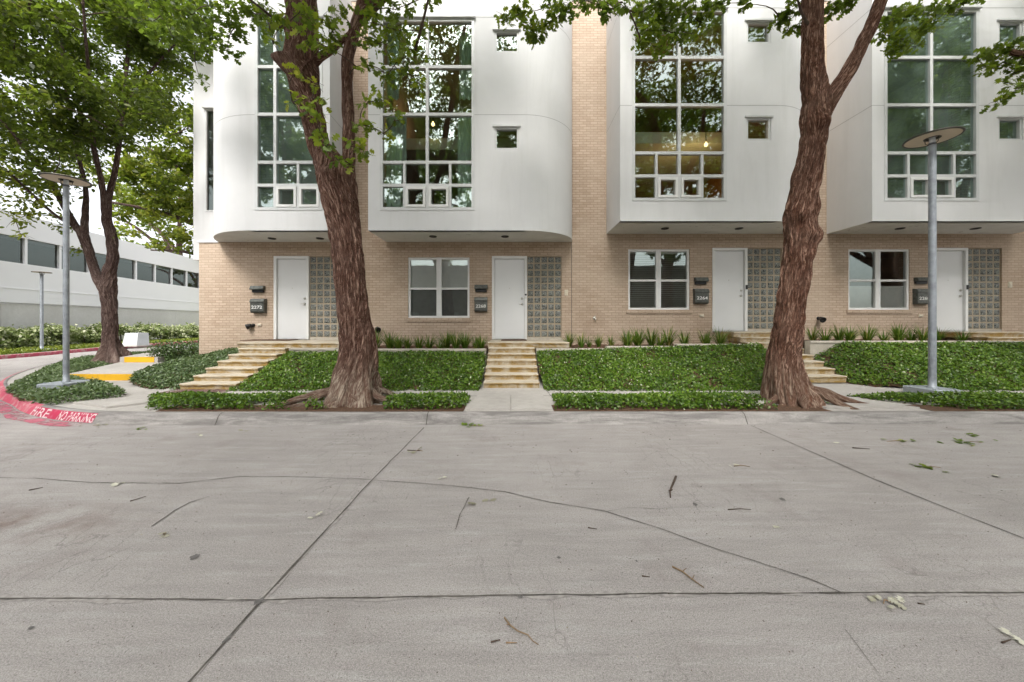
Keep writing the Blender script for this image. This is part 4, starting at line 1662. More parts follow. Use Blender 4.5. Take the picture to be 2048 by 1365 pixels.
def planter(x0, x1, y, ztop, label):
    mb = MB()
    ns = max(4, int((x1 - x0) / .25))
    pr = [(y - .012, .1), (y - .008, ztop - .06), (y - .03, ztop - .055), (y - .034, ztop - .012), (y - .024, ztop), (y + .15, ztop), (y + .155, .1)]
    m = len(pr)
    vs = []
    for s in range(ns + 1):
        x = x0 + (x1 - x0) * s / ns
        for q, (yy, zz) in enumerate(pr):
            w = .006 * mnoise.noise(Vector((x * 5, q * .9, y))) if 0 < q < 6 else 0
            vs.append((x, yy + w, zz + w * .8))
    mb.add(vs, [(s * m + q, (s + 1) * m + q, (s + 1) * m + q + 1, s * m + q + 1) for s in range(ns) for q in range(m - 1)])
    for s in (0, ns):
        x = x0 + (x1 - x0) * s / ns
        mb.add([(x, yy, zz) for yy, zz in pr], [tuple(range(m)) if s == 0 else tuple(range(m - 1, -1, -1))])
    tag(mb.build('planter_wall', M['coping']), label, 'planter wall', 'low concrete walls of the planting beds')


def mulch(x0, x1, y0, y1, z, seed):
    mb = MB()
    nx, ny = int((x1 - x0) / .07), max(3, int((y1 - y0) / .07))
    vs = [(x0 + (x1 - x0) * i / nx, y0 + (y1 - y0) * j / ny, z + .035 * mnoise.noise(Vector((i * .6, j * .6, seed))) + .03 * mnoise.noise(Vector((i * .17, j * .2, seed)))) for j in range(ny + 1) for i in range(nx + 1)]
    m = nx + 1
    mb.add(vs, [(j * m + i, j * m + i + 1, (j + 1) * m + i + 1, (j + 1) * m + i) for j in range(ny) for i in range(nx)], 0, True)
    o = mb.build('mulch', M['soil'])
    o['kind'] = 'structure'
    return o


planter(-4.35, -.64, 8.66, .84, 'long low concrete wall under the bed right of the thick trunk')
planter(.60, 2.33, 8.68, .845, 'low concrete wall under the bed just right of the middle stairs')
planter(2.34, 4.05, 8.66, .905, 'slightly higher concrete wall under the window left of the leaning trunk')
planter(4.06, 6.10, 8.64, .96, 'highest concrete wall section ending at the stairs by the leaning trunk')
planter(7.4, 12.7, 8.70, 1.035, 'long low concrete wall under the bed behind the tall lamp post')
planter(-5.5, -4.36, 8.66, .86, 'short low concrete wall between the first stairs and the thick trunk')
mulch(-4.3, -.62, 8.8, YB, .80, 1)
mulch(1.48, 6.1, 8.82, YB, .84, 2)
mulch(8.0, 12.4, 8.84, YB, .99, 3)

# the brick pier joint between second and third house
mb = MB()
mb.box(1.742, 1.757, YB - .004, YB - .0005, .85, SOF)
mb.build('control_joint', M['joint'], houses[1])


# ================================================================== GROUND COVER BEDS
def inside(poly, x, y):
    r = np.zeros(len(x), bool)
    j = len(poly) - 1
    for i in range(len(poly)):
        xi, yi = poly[i]
        xj, yj = poly[j]
        c = ((yi > y) != (yj > y)) & (x < (xj - xi) * (y - yi) / (yj - yi + 1e-12) + xi)
        r ^= c
        j = i
    return r


def edge_dist(poly, x, y):
    d = np.full(len(x), 9.0)
    for i in range(len(poly)):
        a, b = np.array(poly[i - 1]), np.array(poly[i])
        ab = b - a
        t = np.clip(((x - a[0]) * ab[0] + (y - a[1]) * ab[1]) / (ab @ ab + 1e-9), 0, 1)
        d = np.minimum(d, np.hypot(x - a[0] - t * ab[0], y - a[1] - t * ab[1]))
    return d


def lump(x, y, s, k=1.0):
    return (np.sin(x * 3.1 * k + s) * np.cos(y * 2.7 * k + s * 2) + .6 * np.sin(x * 7.3 * k + y * 5.1 * k + s) + .4 * np.sin(x * 13 * k - y * 11 * k + s * 3)) / 2


def bed(name, poly, zf, density, size, mat, label, thick=.16, seed=0, cat='ground cover', tb=0.0, holes=(), cap=False):
    """soil mound plus leaf cover. zf(x, y): soil height"""
    xs, ys = [p[0] for p in poly], [p[1] for p in poly]
    st = .07
    gx = np.arange(min(xs), max(xs) + st, st)
    gy = np.arange(min(ys), max(ys) + st, st)
    X, Y = np.meshgrid(gx, gy)
    fx, fy = X.ravel(), Y.ravel()
    Z = zf(fx, fy) + .015 * lump(fx, fy, seed, 3)
    cx, cy = (X[:-1, :-1] + st / 2).ravel(), (Y[:-1, :-1] + st / 2).ravel()
    keep = inside(poly, cx, cy)
    m = len(gx)
    idx = np.array([(j * m + i, j * m + i + 1, (j + 1) * m + i + 1, (j + 1) * m + i) for j in range(len(gy) - 1) for i in range(m - 1)])[keep]
    mb = MB()
    mb.add(list(zip(fx, fy, Z)), idx.tolist(), 0, True)
    so = mb.build('soil', M['soil'])
    so['kind'] = 'structure'
    g = rng(seed + 50)
    area = (max(xs) - min(xs)) * (max(ys) - min(ys))
    n = int(area * density)
    x, y = g.uniform(min(xs), max(xs), n), g.uniform(min(ys), max(ys), n)
    x = x + g.normal(0, .03, n)
    k = inside(poly, x, y)
    for (hx, hy, hr) in holes:
        k &= np.hypot(x - hx, y - hy) > hr * (1 + .25 * np.sin(3 * np.arctan2(y - hy, x - hx) + seed))
    k &= ~((lump(x, y, seed + 11, 1.1) + .5 * lump(x, y, seed + 13, 3) < -.62) & (g.random(n) < .72))     # thin spots
    x, y = x[k], y[k]
    ed = np.clip(edge_dist(poly, x, y) / .16, 0, 1)
    n = len(x)
    hmax = thick * (.45 + .55 * ed) * (1 + .35 * lump(x, y, seed))
    if cap:                                # trimmed lower towards the walk behind it
        hmax = np.clip(np.minimum(hmax, 1.362 - .2057 * y + .05 * lump(x, y, seed + 2, .6)), .02, 1)
    hgt = hmax * g.random(n) ** .6
    z = zf(x, y) + hgt
    e = .05
    sx, sy = (zf(x + e, y) - zf(x - e, y)) / (2 * e), (zf(x, y + e) - zf(x, y - e)) / (2 * e)
    base = np.stack([-sx, -sy - .25, np.ones(n)], 1)
    nr = base + g.normal(size=(n, 3)) * .75
    dv = g.normal(size=(n, 3))
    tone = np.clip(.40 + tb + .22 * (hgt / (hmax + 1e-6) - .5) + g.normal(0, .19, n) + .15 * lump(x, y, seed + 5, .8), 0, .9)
    br = g.random(n)
    tone = np.where(br > .95, g.uniform(.9, 1.0, n), tone)
    v, kk = place(DIAM, np.stack([x, y, z], 1), nr, dv, size * g.uniform(.65, 1.3, n))
    o = np_mesh(name, v, kk, mat, None, tone, 'stuff')
    o['label'] = label
    o['category'] = cat
    return o


def slope(y0, z0, y1, z1, tilt=0.0):
    return lambda x, y: z0 + np.clip((y - y0) / (y1 - y0), 0, 1) * (z1 - z0 + tilt * x * 0) - .02


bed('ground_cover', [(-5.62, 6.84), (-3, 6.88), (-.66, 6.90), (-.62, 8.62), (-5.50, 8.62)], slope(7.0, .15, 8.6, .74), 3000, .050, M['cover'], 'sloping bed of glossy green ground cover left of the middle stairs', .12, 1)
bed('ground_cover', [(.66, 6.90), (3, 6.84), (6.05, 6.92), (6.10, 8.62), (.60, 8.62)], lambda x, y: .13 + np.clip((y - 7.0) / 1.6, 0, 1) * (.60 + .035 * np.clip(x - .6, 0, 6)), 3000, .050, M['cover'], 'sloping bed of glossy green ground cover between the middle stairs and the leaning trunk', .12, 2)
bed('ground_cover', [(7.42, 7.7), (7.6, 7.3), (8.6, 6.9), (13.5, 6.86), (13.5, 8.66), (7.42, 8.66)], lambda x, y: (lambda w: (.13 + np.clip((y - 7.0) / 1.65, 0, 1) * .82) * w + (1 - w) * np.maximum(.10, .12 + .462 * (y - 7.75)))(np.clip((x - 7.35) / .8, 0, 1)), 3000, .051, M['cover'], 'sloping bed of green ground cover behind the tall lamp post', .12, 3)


def west(x, y):
    d1 = np.clip((y - 7.1) / 2.4, 0, 1)
    d2 = np.clip((x + 9.6) / 2.6, 0, 1)
    return .14 + .62 * d1 * (.25 + .75 * d2)


bed('ground_cover', [(-6.70, 7.0), (-7.3, 7.06), (-8.2, 7.5), (-8.75, 8.1), (-8.95, 8.9), (-9.45, 10.5), (-10.6, 10.7), (-10.5, 12), (-9.25, 12), (-9.22, 10.28), (-6.92, 10.28), (-6.92, 9.0), (-6.68, 8.7)], west, 2700, .050,
    M['coverblue'], 'dull green ground cover mound between the first stairs and the yellow edged walk', .13, 4)
bed('ground_cover', [(-6.35, 6.15), (-5.6, 5.38), (-.80, 5.38), (-.70, 6.0), (-.95, 6.38), (-2.1, 6.46), (-6.0, 6.46)], lambda x, y: .145 + 0 * x, 2900, .050, M['cover'], 'low strip of ground cover along the kerb around the thick trunk', .20, 5, cap=True, holes=((-2.5, 5.75, .62), (-3.4, 5.62, .28), (-4.0, 5.62, .2)))
bed('ground_cover', [(.68, 5.38), (4.15, 5.38), (4.4, 5.8), (4.5, 6.46), (.75, 6.46)], lambda x, y: .145 + 0 * x, 3000, .050, M['cover'], 'low strip of ground cover along the kerb left of the leaning trunk', .20, 6, cap=True, holes=((4.4, 5.85, .62),))
bed('ground_cover', [(6.35, 5.95), (7.0, 5.38), (12.5, 5.38), (12.5, 6.5), (6.7, 6.5), (6.15, 6.42)], lambda x, y: .145 + 0 * x, 2800, .050, M['cover'], 'low strip of ground cover along the kerb around the tall lamp post', .19, 7, cap=True, holes=((7.83, 6.45, .42), (7.4, 6.3, .25)))
bed('ground_cover', [(4.75, 6.36), (5.15, 6.05), (5.25, 5.75), (4.9, 5.62), (4.65, 5.7)], lambda x, y: .145 + 0 * x, 1500, .045, M['cover'], 'sparse ground cover at the right foot of the leaning trunk', .12, 8)
bed('ground_cover', [(-9.9, 6.85), (-8.6, 6.12), (-7.55, 5.68), (-7.33, 5.80), (-7.0, 6.2), (-7.12, 6.45), (-8.2, 7.2), (-9.7, 7.95), (-10.6, 8.3), (-11.7, 9.4), (-12.4, 10.8), (-13.3, 12.3), (-14.6, 14.6), (-16.2, 14.6), (-14.7, 11.6), (-13.1, 9.8), (-11.5, 8.3)],
    lambda x, y: .145 + 0 * x, 2500, .050, M['coverblue'], 'ground cover filling the pointed corner island around the short lamp post', .16, 9, tb=.14, holes=((-8.98, 6.95, .46), (-8.7, 6.85, .3)))


mb = MB()
for x0, x1 in ((-5.4, -.74), (.64, 4.86), (6.4, 14)):
    mb.box(x0, x1, 5.30, 5.7, .1, .1535)
o = mb.build('soil', M['soil'], None, 'structure')
for x0, x1, z, lb in ((BX(510), BX(600), .985, 'thin dark worn doormat before the leftmost door'), (BX(1003), BX(1052), .985, 'thin brown doormat before the door above the middle stairs')):
    mb = MB()
    mb.bbox(x0, x1, 9.72, 10.22, z + .001, z + .018, .004)
    tag(mb.build('doormat', M['soil']), lb, 'doormat', 'doormats at the doors')

# ------------------------------------------------------------------ strap leaved clumps in the planting beds
def clump_proto(seed, n, h):
    g = rng(seed)
    v, f, tone = [], [], []
    for i in range(n):
        a = g.uniform(0, 2 * math.pi)
        lean = g.uniform(.05, .75) ** 1.1
        L = h * g.uniform(.6, 1.15)
        w = g.uniform(.009, .015)
        d = np.array([math.cos(a), math.sin(a), 0])
        s = np.array([-math.sin(a), math.cos(a), 0])
        p = d * g.uniform(0, .07)
        ang = .12 + lean * .55
        tn = float(np.clip(g.normal(.45, .18), 0, .84)) if g.random() > .16 else g.uniform(.86, 1)
        pts = [p]
        for k in range(5):
            p = p + (d * math.sin(ang) + np.array([0, 0, 1]) * math.cos(ang)) * L / 5
            ang += lean * .38
            pts.append(p)
        o = len(v)
        for k, q in enumerate(pts):
            ww = w * (1 - (k / 5) ** 2 * .92) * (.7 if k == 0 else 1)
            v += [tuple(q - s * ww), tuple(q + d * .003), tuple(q + s * ww)]
            tone += [tn] * 3
        for k in range(5):
            for j in (0, 1):
                b = o + k * 3 + j
                f.append((b, b + 1, b + 4, b + 3))
    me = bpy.data.meshes.new('grass_clump')
    me.from_pydata(v, [], f)
    me.materials.append(M['blade'])
    at = me.attributes.new('tone', 'FLOAT', 'POINT')
    at.data.foreach_set('value', np.array(tone, dtype=np.float32))
    me.polygons.foreach_set('use_smooth', [True] * len(me.polygons))
    o = bpy.data.objects.new('grass_clump', me)
    return o


cl = [clump_proto(s, n, h) for s, n, h in ((1, 90, .50), (2, 75, .44), (3, 60, .50), (4, 50, .40))]
BEDS = [('bed right of the thick trunk', .80, [752, 780, 797, 815, 838, 858, 880, 893, 912, 930, 952, 963]),
        ('bed right of the middle stairs', .86, [1138, 1163, 1178, 1197, 1222]),
        ('bed under the third house window', .87, [1255, 1276, 1303, 1321, 1337, 1369, 1411, 1440]),
        ('bed behind the tall lamp post', 1.0, [1625, 1650, 1678, 1700, 1735, 1768, 1797, 1822, 1845, 1875, 1925])]
rd = random.Random(5)
for bi, (bn, bz, pxs) in enumerate(BEDS):
    for i, px in enumerate(pxs):
        y = rd.uniform(9.05, 9.4)
        src = cl[rd.randrange(4)]
        o = src.copy()
        COL.objects.link(o)
        o.location = ((px - HX) / F * y, y, bz - .02)
        o.rotation_euler = (0, 0, rd.uniform(0, 6.28))
        s = rd.uniform(.82, 1.12) * (.85 if bi == 1 else 1)
        o.scale = (s * (1.0 if bi != 1 else .8), s, s)
        last = len(pxs) - 1
        pos = 'leftmost' if i == 0 else ('rightmost' if i == last else ORD[i] + ' from the left')
        tag(o, 'grass clump, %s in the %s' % (pos, bn), 'grass clump', 'grass clumps in the planting beds')


# ================================================================== LAMP POSTS
def lamp_post(base, zt, rp, rd_, label, small=False):
    x, y, z = base
    t = thing('lamp_post', (x, y, z), label, 'lamp post', 'grey lamp posts with flat disc heads')
    m = MB()
    w = .26 if not small else .3
    m.bbox(x - w, x + w, y - w, y + w, z - .08, z + .11, .012)
    for sx in (-1, 1):
        for sy in (-1, 1):
            m.lathe((x + sx * w * .72, y + sy * w * .72, z + .11), [(.018, 0), (.018, .018), (.0, .02)], 6, 0, False)
    m.build('base_plate', M['galvbase'], t)
    m = MB()
    hh = zt - z
    m.lathe((x, y, z), [(rp * 1.5, .108), (rp * 1.5, .13), (rp * 1.04, .14), (rp, .3), (rp, hh * .5), (rp * .97, hh - .16), (rp * .97, hh - .10), (rp * .5, hh - .095)], 28)
    m.build('pole', M['galv'], t)
    m = MB()
    m.lathe((x, y, zt), [(rd_ * .30, -.012), (rd_ * .94, -.012)], 48)
    m.lathe((x, y, zt), [(.0, .028), (rd_ * .3, .028), (rd_ * .97, .012), (rd_, .006)], 48)
    disc = m.build('lamp_disc', M['shade'], t)
    m = MB()
    m.lathe((x, y, zt), [(rd_, .008), (rd_ * 1.015, .0), (rd_ * 1.015, -.016), (rd_ * .94, -.018), (rd_ * .94, -.012)], 48)
    m.lathe((x, y, zt), [(rd_ * .30, -.010), (rd_ * .30, -.02), (rd_ * .24, -.02), (rd_ * .24, .02)], 32)
    m.build('rim', M['shaderim'], disc)
    m = MB()
    m.lathe((x, y, zt), [(rp * .6, -.12), (rp * .82, -.11), (rp * .82, .0), (rp * .6, .022)], 20)
    m.build('lamp_glass', M['lampglass'], t)
    m = MB()
    for a in (.5, 2.6, 4.7):
        m.tube([((x + rp * 1.0 * math.cos(a), y + rp * 1.0 * math.sin(a), zt - .125), .006), ((x + rd_ * .24 * math.cos(a), y + rd_ * .24 * math.sin(a), zt - .10), .006), ((x + rd_ * .26 * math.cos(a), y + rd_ * .26 * math.sin(a), zt - .012), .006)], 6)
    m.lathe((x, y, zt - .125), [(rp * 1.0, -.01), (rp * 1.08, 0), (rp * .7, .012)], 20)
    m.build('bracket', M['shaderim'], t)
    return t


lamp_post((7.83, 6.52, .17), EYE + (HY - 276) / F * 6.52, .053, .375, 'tall galvanised lamp post with tilted looking disc head by the right beds')
lamp_post((-8.98, 7.05, .19), EYE + (HY - 360) / F * 7.05, .044, .335, 'galvanised lamp post on the corner island at the left')
lamp_post((-21.9, 16.3, .15), EYE + (HY - 545) / F * 16.3, .055, .30, 'slim distant lamp post across the side road before the hedge', True)

# ================================================================== ACROSS THE SIDE ROAD
fk = smooth_path([(-20.3, -30), (-20.4, 5), (-20.7, 14), (-22.6, 21), (-22.9, 27), (-22.6, 34), (-22, 60)], .5)
fn = path_normals(fk)
mb = MB()
pr = [(.0, -.04), (.0, .14), (.03, .155), (.2, .155), (.2, -.04)]
vs = [(fk[i].x - fn[i].x * -1 * 0 + (-1) * abs(u), fk[i].y, z) for i in range(len(fk)) for u, z in pr]
n = len(pr)
mb.add(vs, [(i * n + j, i * n + j + 1, (i + 1) * n + j + 1, (i + 1) * n + j) for i in range(len(fk) - 1) for j in range(n - 1)])
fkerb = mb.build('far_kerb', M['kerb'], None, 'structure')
mb = MB()
vs = [(fk[i].x + .004 + u, fk[i].y, z) for i in range(len(fk)) for u, z in ((0, .0), (0, .142), (-.05, .159))]
mb.add(vs, [(i * 3 + j, i * 3 + j + 1, (i + 1) * 3 + j + 1, (i + 1) * 3 + j) for i in range(len(fk) - 1) for j in range(2)])
mb.build('kerb_paint', M['redfade'], fkerb, 'structure')
mb = MB()
poly = [(q.x - .19, q.y) for q in fk] + [(-45, 60), (-45, -30)]
mb.prism(poly, -.04, .15)
mb.build('lawn', M['lawn'], None, 'structure')
g = rng(77)
n = 26000
y = g.uniform(9, 30, n)
x = np.interp(y, [q.y for q in fk], [q.x for q in fk]) - .25 - g.random(n) * 2.2
v, k = place(DIAM, np.stack([x, y, .16 + g.random(n) * .07], 1), g.normal(size=(n, 3)) + [0, -.4, .5], g.normal(size=(n, 3)) * .5 + [0, 0, 1], g.uniform(.05, .13, n))
o = np_mesh('lawn_grass', v, k, leaf_material('verge_grass', [(0, (.07, .10, .012, 1)), (.6, (.20, .24, .03, 1)), (1, (.34, .34, .06, 1))], .5, .3), None, g.normal(.5, .2, n), 'stuff')
o['label'], o['category'] = 'yellow green grass verge in front of the far hedge', 'grass'

# long white building with a strip window
BD = Vector((-.2, 1)).normalized()
B0 = Vector((-26.3, 18.0))
BN = Vector((BD.y, -BD.x))                  # towards the road
t = thing('office_building', (-28, 24, 0), 'long white low building with a strip of dark windows behind the hedge', 'building')


def bpt(s, o, z):
    q = B0 + BD * s + BN * o
    return (q.x, q.y, z)


def bslab(mb, s0, s1, o0, o1, z0, z1):
    vs = [bpt(s, o, z) for z in (z0, z1) for o in (o0, o1) for s in (s0, s1)]
    mb.add(vs, [(0, 2, 3, 1), (4, 5, 7, 6), (0, 1, 5, 4), (2, 6, 7, 3), (0, 4, 6, 2), (1, 3, 7, 5)])


S0, S1 = -34, 34
mb = MB()
bslab(mb, S0, S1, -10, 0.0, 0, 2.46)
for s in range(-30, 34, 6):
    bslab(mb, s, s + .03, 0, .012, .2, 2.44)
mb.build('base_wall', M['bldgconc'], t)
mb = MB()
bslab(mb, S0, S1, -10, -.06, 2.46, 2.53)
bslab(mb, S0, S1, -10, .10, 2.535, 4.66)
bslab(mb, S0, S1, .10, .135, 3.28, 3.31)
bslab(mb, S0, S1, -10, .10, 6.05, 7.3)
mb.build('white_wall', M['bldgwhite'], t)
mb = MB()
bslab(mb, S0, S1, -10, -1.0, 4.665, 6.045)
bslab(mb, S0, S1, -.999, -.06, 4.665, 4.68)
mb.build('office_interior', M['darkroom'], t)
s = S0
while s < S1 - 1:
    mu = MB()
    bslab(mu, s, s + .13, -.15, .06, 4.66, 6.05)
    mu.build('mullion', M['bldgwhite'], t)
    gl = MB()
    e = .012 * math.sin(s * 3)
    gl.quad(bpt(s + .13, -.05 + e, 4.66), bpt(s + 1.75, -.05 - e, 4.66), bpt(s + 1.75, -.05 - e, 6.05), bpt(s + .13, -.05 + e, 6.05))
    gl.build('window', M['glass_office'], t)
    s += 1.75

# clipped variegated hedge
t = thing('hedge', (-23.9, 18, .15), 'long shaggy pale green hedge in front of the white building', 'hedge')
hc = []
g = rng(31)
for i in range(420):
    y = g.uniform(9, 34)
    x0 = np.interp(y, [9, 14, 21, 34], [-23.0, -23.2, -24.6, -25.0])
    hc.append(((x0 - g.random() * 1.5, y, .15 + .15 + g.random() ** .8 * (.85 + .12 * math.sin(y * 2.1))), (.34, .34, .26), 70, .05 * math.sin(y * 1.7) + .1))
crown('foliage', t, M['hedge'], hc, DIAM, .17, 32, .8)
mb = MB()
for i in range(90):
    y = 9 + i * .28
    x = np.interp(y, [9, 14, 21, 34], [-23.0, -23.2, -24.6, -25.0]) - g.uniform(.3, 1.2)
    mb.tube([((x, y, .12), .03), ((x + g.normal(0, .1), y + g.normal(0, .1), .95), .012)], 5)
mb.build('stems', M['twig'], t)

# utility cabinet before the hedge
c = P(263, 690, 20.0)
t = thing('utility_box', (c.x, 20, .15), 'pale grey sloped utility cabinet on the verge behind the forked tree', 'utility box')
m = MB()
x0, x1, y0, y1, z0, z1 = c.x - .55, c.x + .3, 20, 20.7, .18, .88
m.add([(x0, y0, z0), (x1, y0, z0), (x1, y1, z0), (x0, y1, z0), (x0 + .05, y0 + .12, z1), (x1 - .05, y0 + .12, z1), (x1 - .05, y1, z1), (x0 + .05, y1, z1)],
      [(3, 2, 1, 0), (4, 5, 6, 7), (0, 1, 5, 4), (1, 2, 6, 5), (2, 3, 7, 6), (3, 0, 4, 7)])
m.build('cabinet', M['box'], t)
m = MB()
m.bbox(x0 - .08, x1 + .08, y0 - .08, y1 + .08, .1, .179, .01)
m.build('plinth', M['walk'], t)

# dark low bush by the brick corner
t = thing('juniper_bush', (-10.0, 11.1, .3), 'dark green spreading bush at the brick corner of the end house', 'bush')
g = rng(41)
bc = [((-9.75 - g.random() * 1.3, 10.75 + g.random() * 1.1, .35 + g.random() * .45), (.3, .3, .22), 130, -.05) for i in range(26)]
crown('foliage', t, M['coverblue'], bc, DIAM, .075, 42, .9)
m = MB()
for c, r, n, tb in bc[:14]:
    m.tube([((-10.2, 11.2, .15), .02), (((c[0] - 10.2) / 2, (c[1] + 11.2) / 2, c[2] * .6 + .1), .013), (c, .006)], 5)
m.build('stems', M['twig'], t)


# ================================================================== TREES
def px_limb(spec, Y, dy=0.0):
    """spec: (px, py, half width px[, depth offset]) -> spline points"""
    out = []
    for s in spec:
        yy = Y + (s[3] if len(s) > 3 else 0)
        p = P(s[0], s[1], yy)
        out.append((p.x, p.y, p.z, s[2] * yy / F / math.hypot(1, (s[0] - HX) / F) * .91))
    return out


def cluster_px(lst):
    out = []
    for (px, py, Y, r, n, tb) in lst:
        p = P(px, py, Y)
        out.append(((p.x, p.y, p.z), (r, r, r * .7), n, tb + .1))
    return out


frame_top = lambda y: EYE + .935 * y


# ---- the thick trunk left of centre
T1 = 5.95
t1 = thing('street_tree', (P(705, 820, T1).x, T1, .14), 'thick reddish oak with a knobbly forked trunk in front of the second house', 'tree', 'big street trees')
st = new_store()
kn1 = [(P(552, 112, T1 - .05), .13, .16), (P(660, 342, T1 - .3), .09, .11), (P(716, 395, T1 - .25), .10, .09), (P(678, 650, T1 - .27), .07, .08), (P(712, 470, T1 - .33), .07, .055), (P(630, 215, T1 - .3), .10, .07),
       (P(690, 400, T1 - .3), .12, .05)]
base1 = px_limb([(704, 838, 48), (706, 812, 46), (710, 760, 44), (716, 700, 41), (706, 620, 36), (698, 530, 35), (689, 460, 36), (682, 415, 39), (674, 365, 42), (655, 320, 34), (640, 295, 27), (626, 240, 28),
                 (614, 190, 32), (604, 140, 40), (604, 100, 40), (604, 70, 38), (603, 0, 36), (596, -120, 33, -.1), (570, -260, 26, -.2), (520, -420, 18, -.5), (470, -560, 11, -.9)], T1)
limb(st, base1, 150, .028, 1, (.14, 1.15, .20), kn1)
limb(st, px_limb([(615, 150, 34, -.02), (590, 134, 30, -.08), (570, 123, 24, -.13), (557, 117, 17, -.16), (549, 114, 11, -.18), (543, 112, 5, -.19)], T1), 48, .02, 44, None, (), .4)
limb(st, px_limb([(690, 395, 15), (696, 350, 17), (697, 300, 14.5), (697, 235, 14), (694, 180, 13), (697, 110, 13.5), (709, 60, 12.5), (722, 20, 13), (740, -30, 14), (760, -140, 13), (800, -300, 11, .2), (850, -450, 8, .4)], T1, ), 48, .035, 2, None, ((P(700, 255, T1 - .12), .06, .03), (P(694, 180, T1 - .1), .05, .02)))
limb(st, px_limb([(722, 25, 10), (745, 8, 11), (790, -30, 10), (880, -90, 9, -.2), (1000, -170, 7, -.6), (1090, -260, 5, -.9)], T1), 28, .05, 3)
limb(st, px_limb([(612, 135, 14), (645, 112, 10), (668, 95, 8), (700, 68, 6), (760, 10, 5, .1), (820, -60, 4, .3)], T1), 20, .05, 4)
limb(st, px_limb([(590, -140, 16, -.1), (500, -190, 13, -.2), (380, -230, 11, .2), (250, -260, 8, .6), (150, -300, 5, 1)], T1), 28, .06, 5)
limb(st, px_limb([(600, -100, 14, -.1), (640, -230, 12, -1.0), (690, -420, 9, -2.0), (740, -700, 6, -3)], T1), 24, .07, 6)
limb(st, px_limb([(596, -160, 12, .0), (600, -260, 10, .8), (610, -380, 7, 1.5)], T1), 20, .07, 7)
build_trunk(st, 'trunk', M['bark1'], t1)
# surface roots
mb = new_store()
b = P(705, 815, T1)
for i, (ax, ay, L, r0) in enumerate(((-1, -.28, 1.25, .085), (1, -.3, .95, .08), (-.75, -.5, .9, .085), (.35, -.6, .55, .1), (-.25, -.6, .55, .1), (1, .4, .9, .07))):
    d = Vector((ax, ay, 0)).normalized()
    pts = [(b.x + d.x * .2, b.y + d.y * .2, .34, r0 * 1.2)]
    for k in range(1, 6):
        f = k / 5
        yy = max(b.y + d.y * (.2 + L * f), 5.60)
        pts.append((b.x + d.x * (.2 + L * f) + .05 * math.sin(k * 2 + i), yy, .30 * (1 - f) ** 1.7 + .135, r0 * (1 - .75 * f)))
    limb(mb, pts, 16, .05, 20 + i)
build_trunk(mb, 'roots', M['bark1'], t1)
over1 = lambda c: c[2] > frame_top(c[1]) + .75 and (c[1] < 8.1) and c[2] > 5.8
cl1 = rnd_clumps(11, 210, (-3.2, 4.4, 10.2), (5.6, 4.8, 4.2), .62, 120, over1, -.05, .1)
front1 = cluster_px([
    (330, 15, 7.2, .42, 90, -.25), (385, 30, 7.4, .45, 100, -.3), (440, 15, 7.0, .4, 90, -.28), (470, 55, 7.2, .36, 80, -.25), (420, 70, 7.5, .36, 80, -.25), (500, 20, 6.8, .34, 70, -.2), (345, 75, 7.6, .36, 80, -.25),
    (300, 45, 7.6, .42, 90, -.3), (535, 25, 6.4, .28, 46, -.1), (390, 105, 7.7, .28, 50, -.2), (400, 160, 7.8, .2, 20, -.25), (455, 100, 7.4, .24, 36, -.2), (540, 60, 6.3, .2, 22, .05),
    (600, 25, 5.35, .24, 26, .1), (640, 45, 5.3, .24, 26, .12), (615, 80, 5.3, .22, 22, .2), (665, 60, 5.35, .22, 24, .1), (655, 95, 5.35, .2, 20, .12), (570, 50, 5.4, .18, 14, .25),
    (680, 20, 5.6, .2, 22, .05), (745, 45, 5.7, .22, 28, .0), (760, 90, 5.8, .22, 26, .02), (790, 60, 5.9, .22, 26, .0), (800, 115, 5.9, .24, 28, .02), (830, 100, 6.0, .2, 20, .02), (775, 150, 5.9, .22, 24, .05),
    (820, 150, 6.0, .18, 14, .05), (745, 20, 5.9, .24, 30, -.05), (725, 75, 5.7, .2, 20, .0), (850, 60, 6.1, .18, 12, 0), (765, 200, 5.9, .2, 18, .1), (735, 205, 5.8, .18, 16, .1), (730, 130, 5.7, .18, 16, .02),
    (720, 250, 5.75, .18, 16, .1), (745, 255, 5.85, .16, 12, .15), (725, 300, 5.7, .16, 14, .12), (705, 285, 5.6, .16, 12, .1), (770, 270, 5.95, .16, 10, .2), (790, 240, 5.95, .15, 9, .15), (700, 330, 5.65, .1, 6, .1),
    (840, 170, 6.0, .14, 8, .1), (790, 20, 6.0, .22, 22, -.1), (815, 10, 6.1, .2, 18, -.1), (865, 5, 6.2, .16, 10, -.1)])
yel1 = cluster_px([(590, 148, 5.35, .13, 12, .2), (605, 200, 5.3, .14, 14, .15), (630, 235, 5.3, .16, 20, .0), (640, 265, 5.3, .16, 20, -.12), (655, 290, 5.32, .16, 18, -.2), (645, 205, 5.32, .13, 12, .0), (585, 205, 5.4, .12, 9, .15),
                   (628, 170, 5.3, .12, 9, .2), (675, 320, 5.4, .12, 10, -.15), (560, 55, 5.4, .12, 10, .0), (545, 85, 5.45, .1, 6, .0)])
branchlets(st, cl1 + front1 + yel1, t1, M['twig'], 1, .03, 2.0)
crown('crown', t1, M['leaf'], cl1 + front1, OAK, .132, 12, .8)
crown('young_shoots', t1, M['leafyellow'], yel1, OAK, .115, 13, .9)

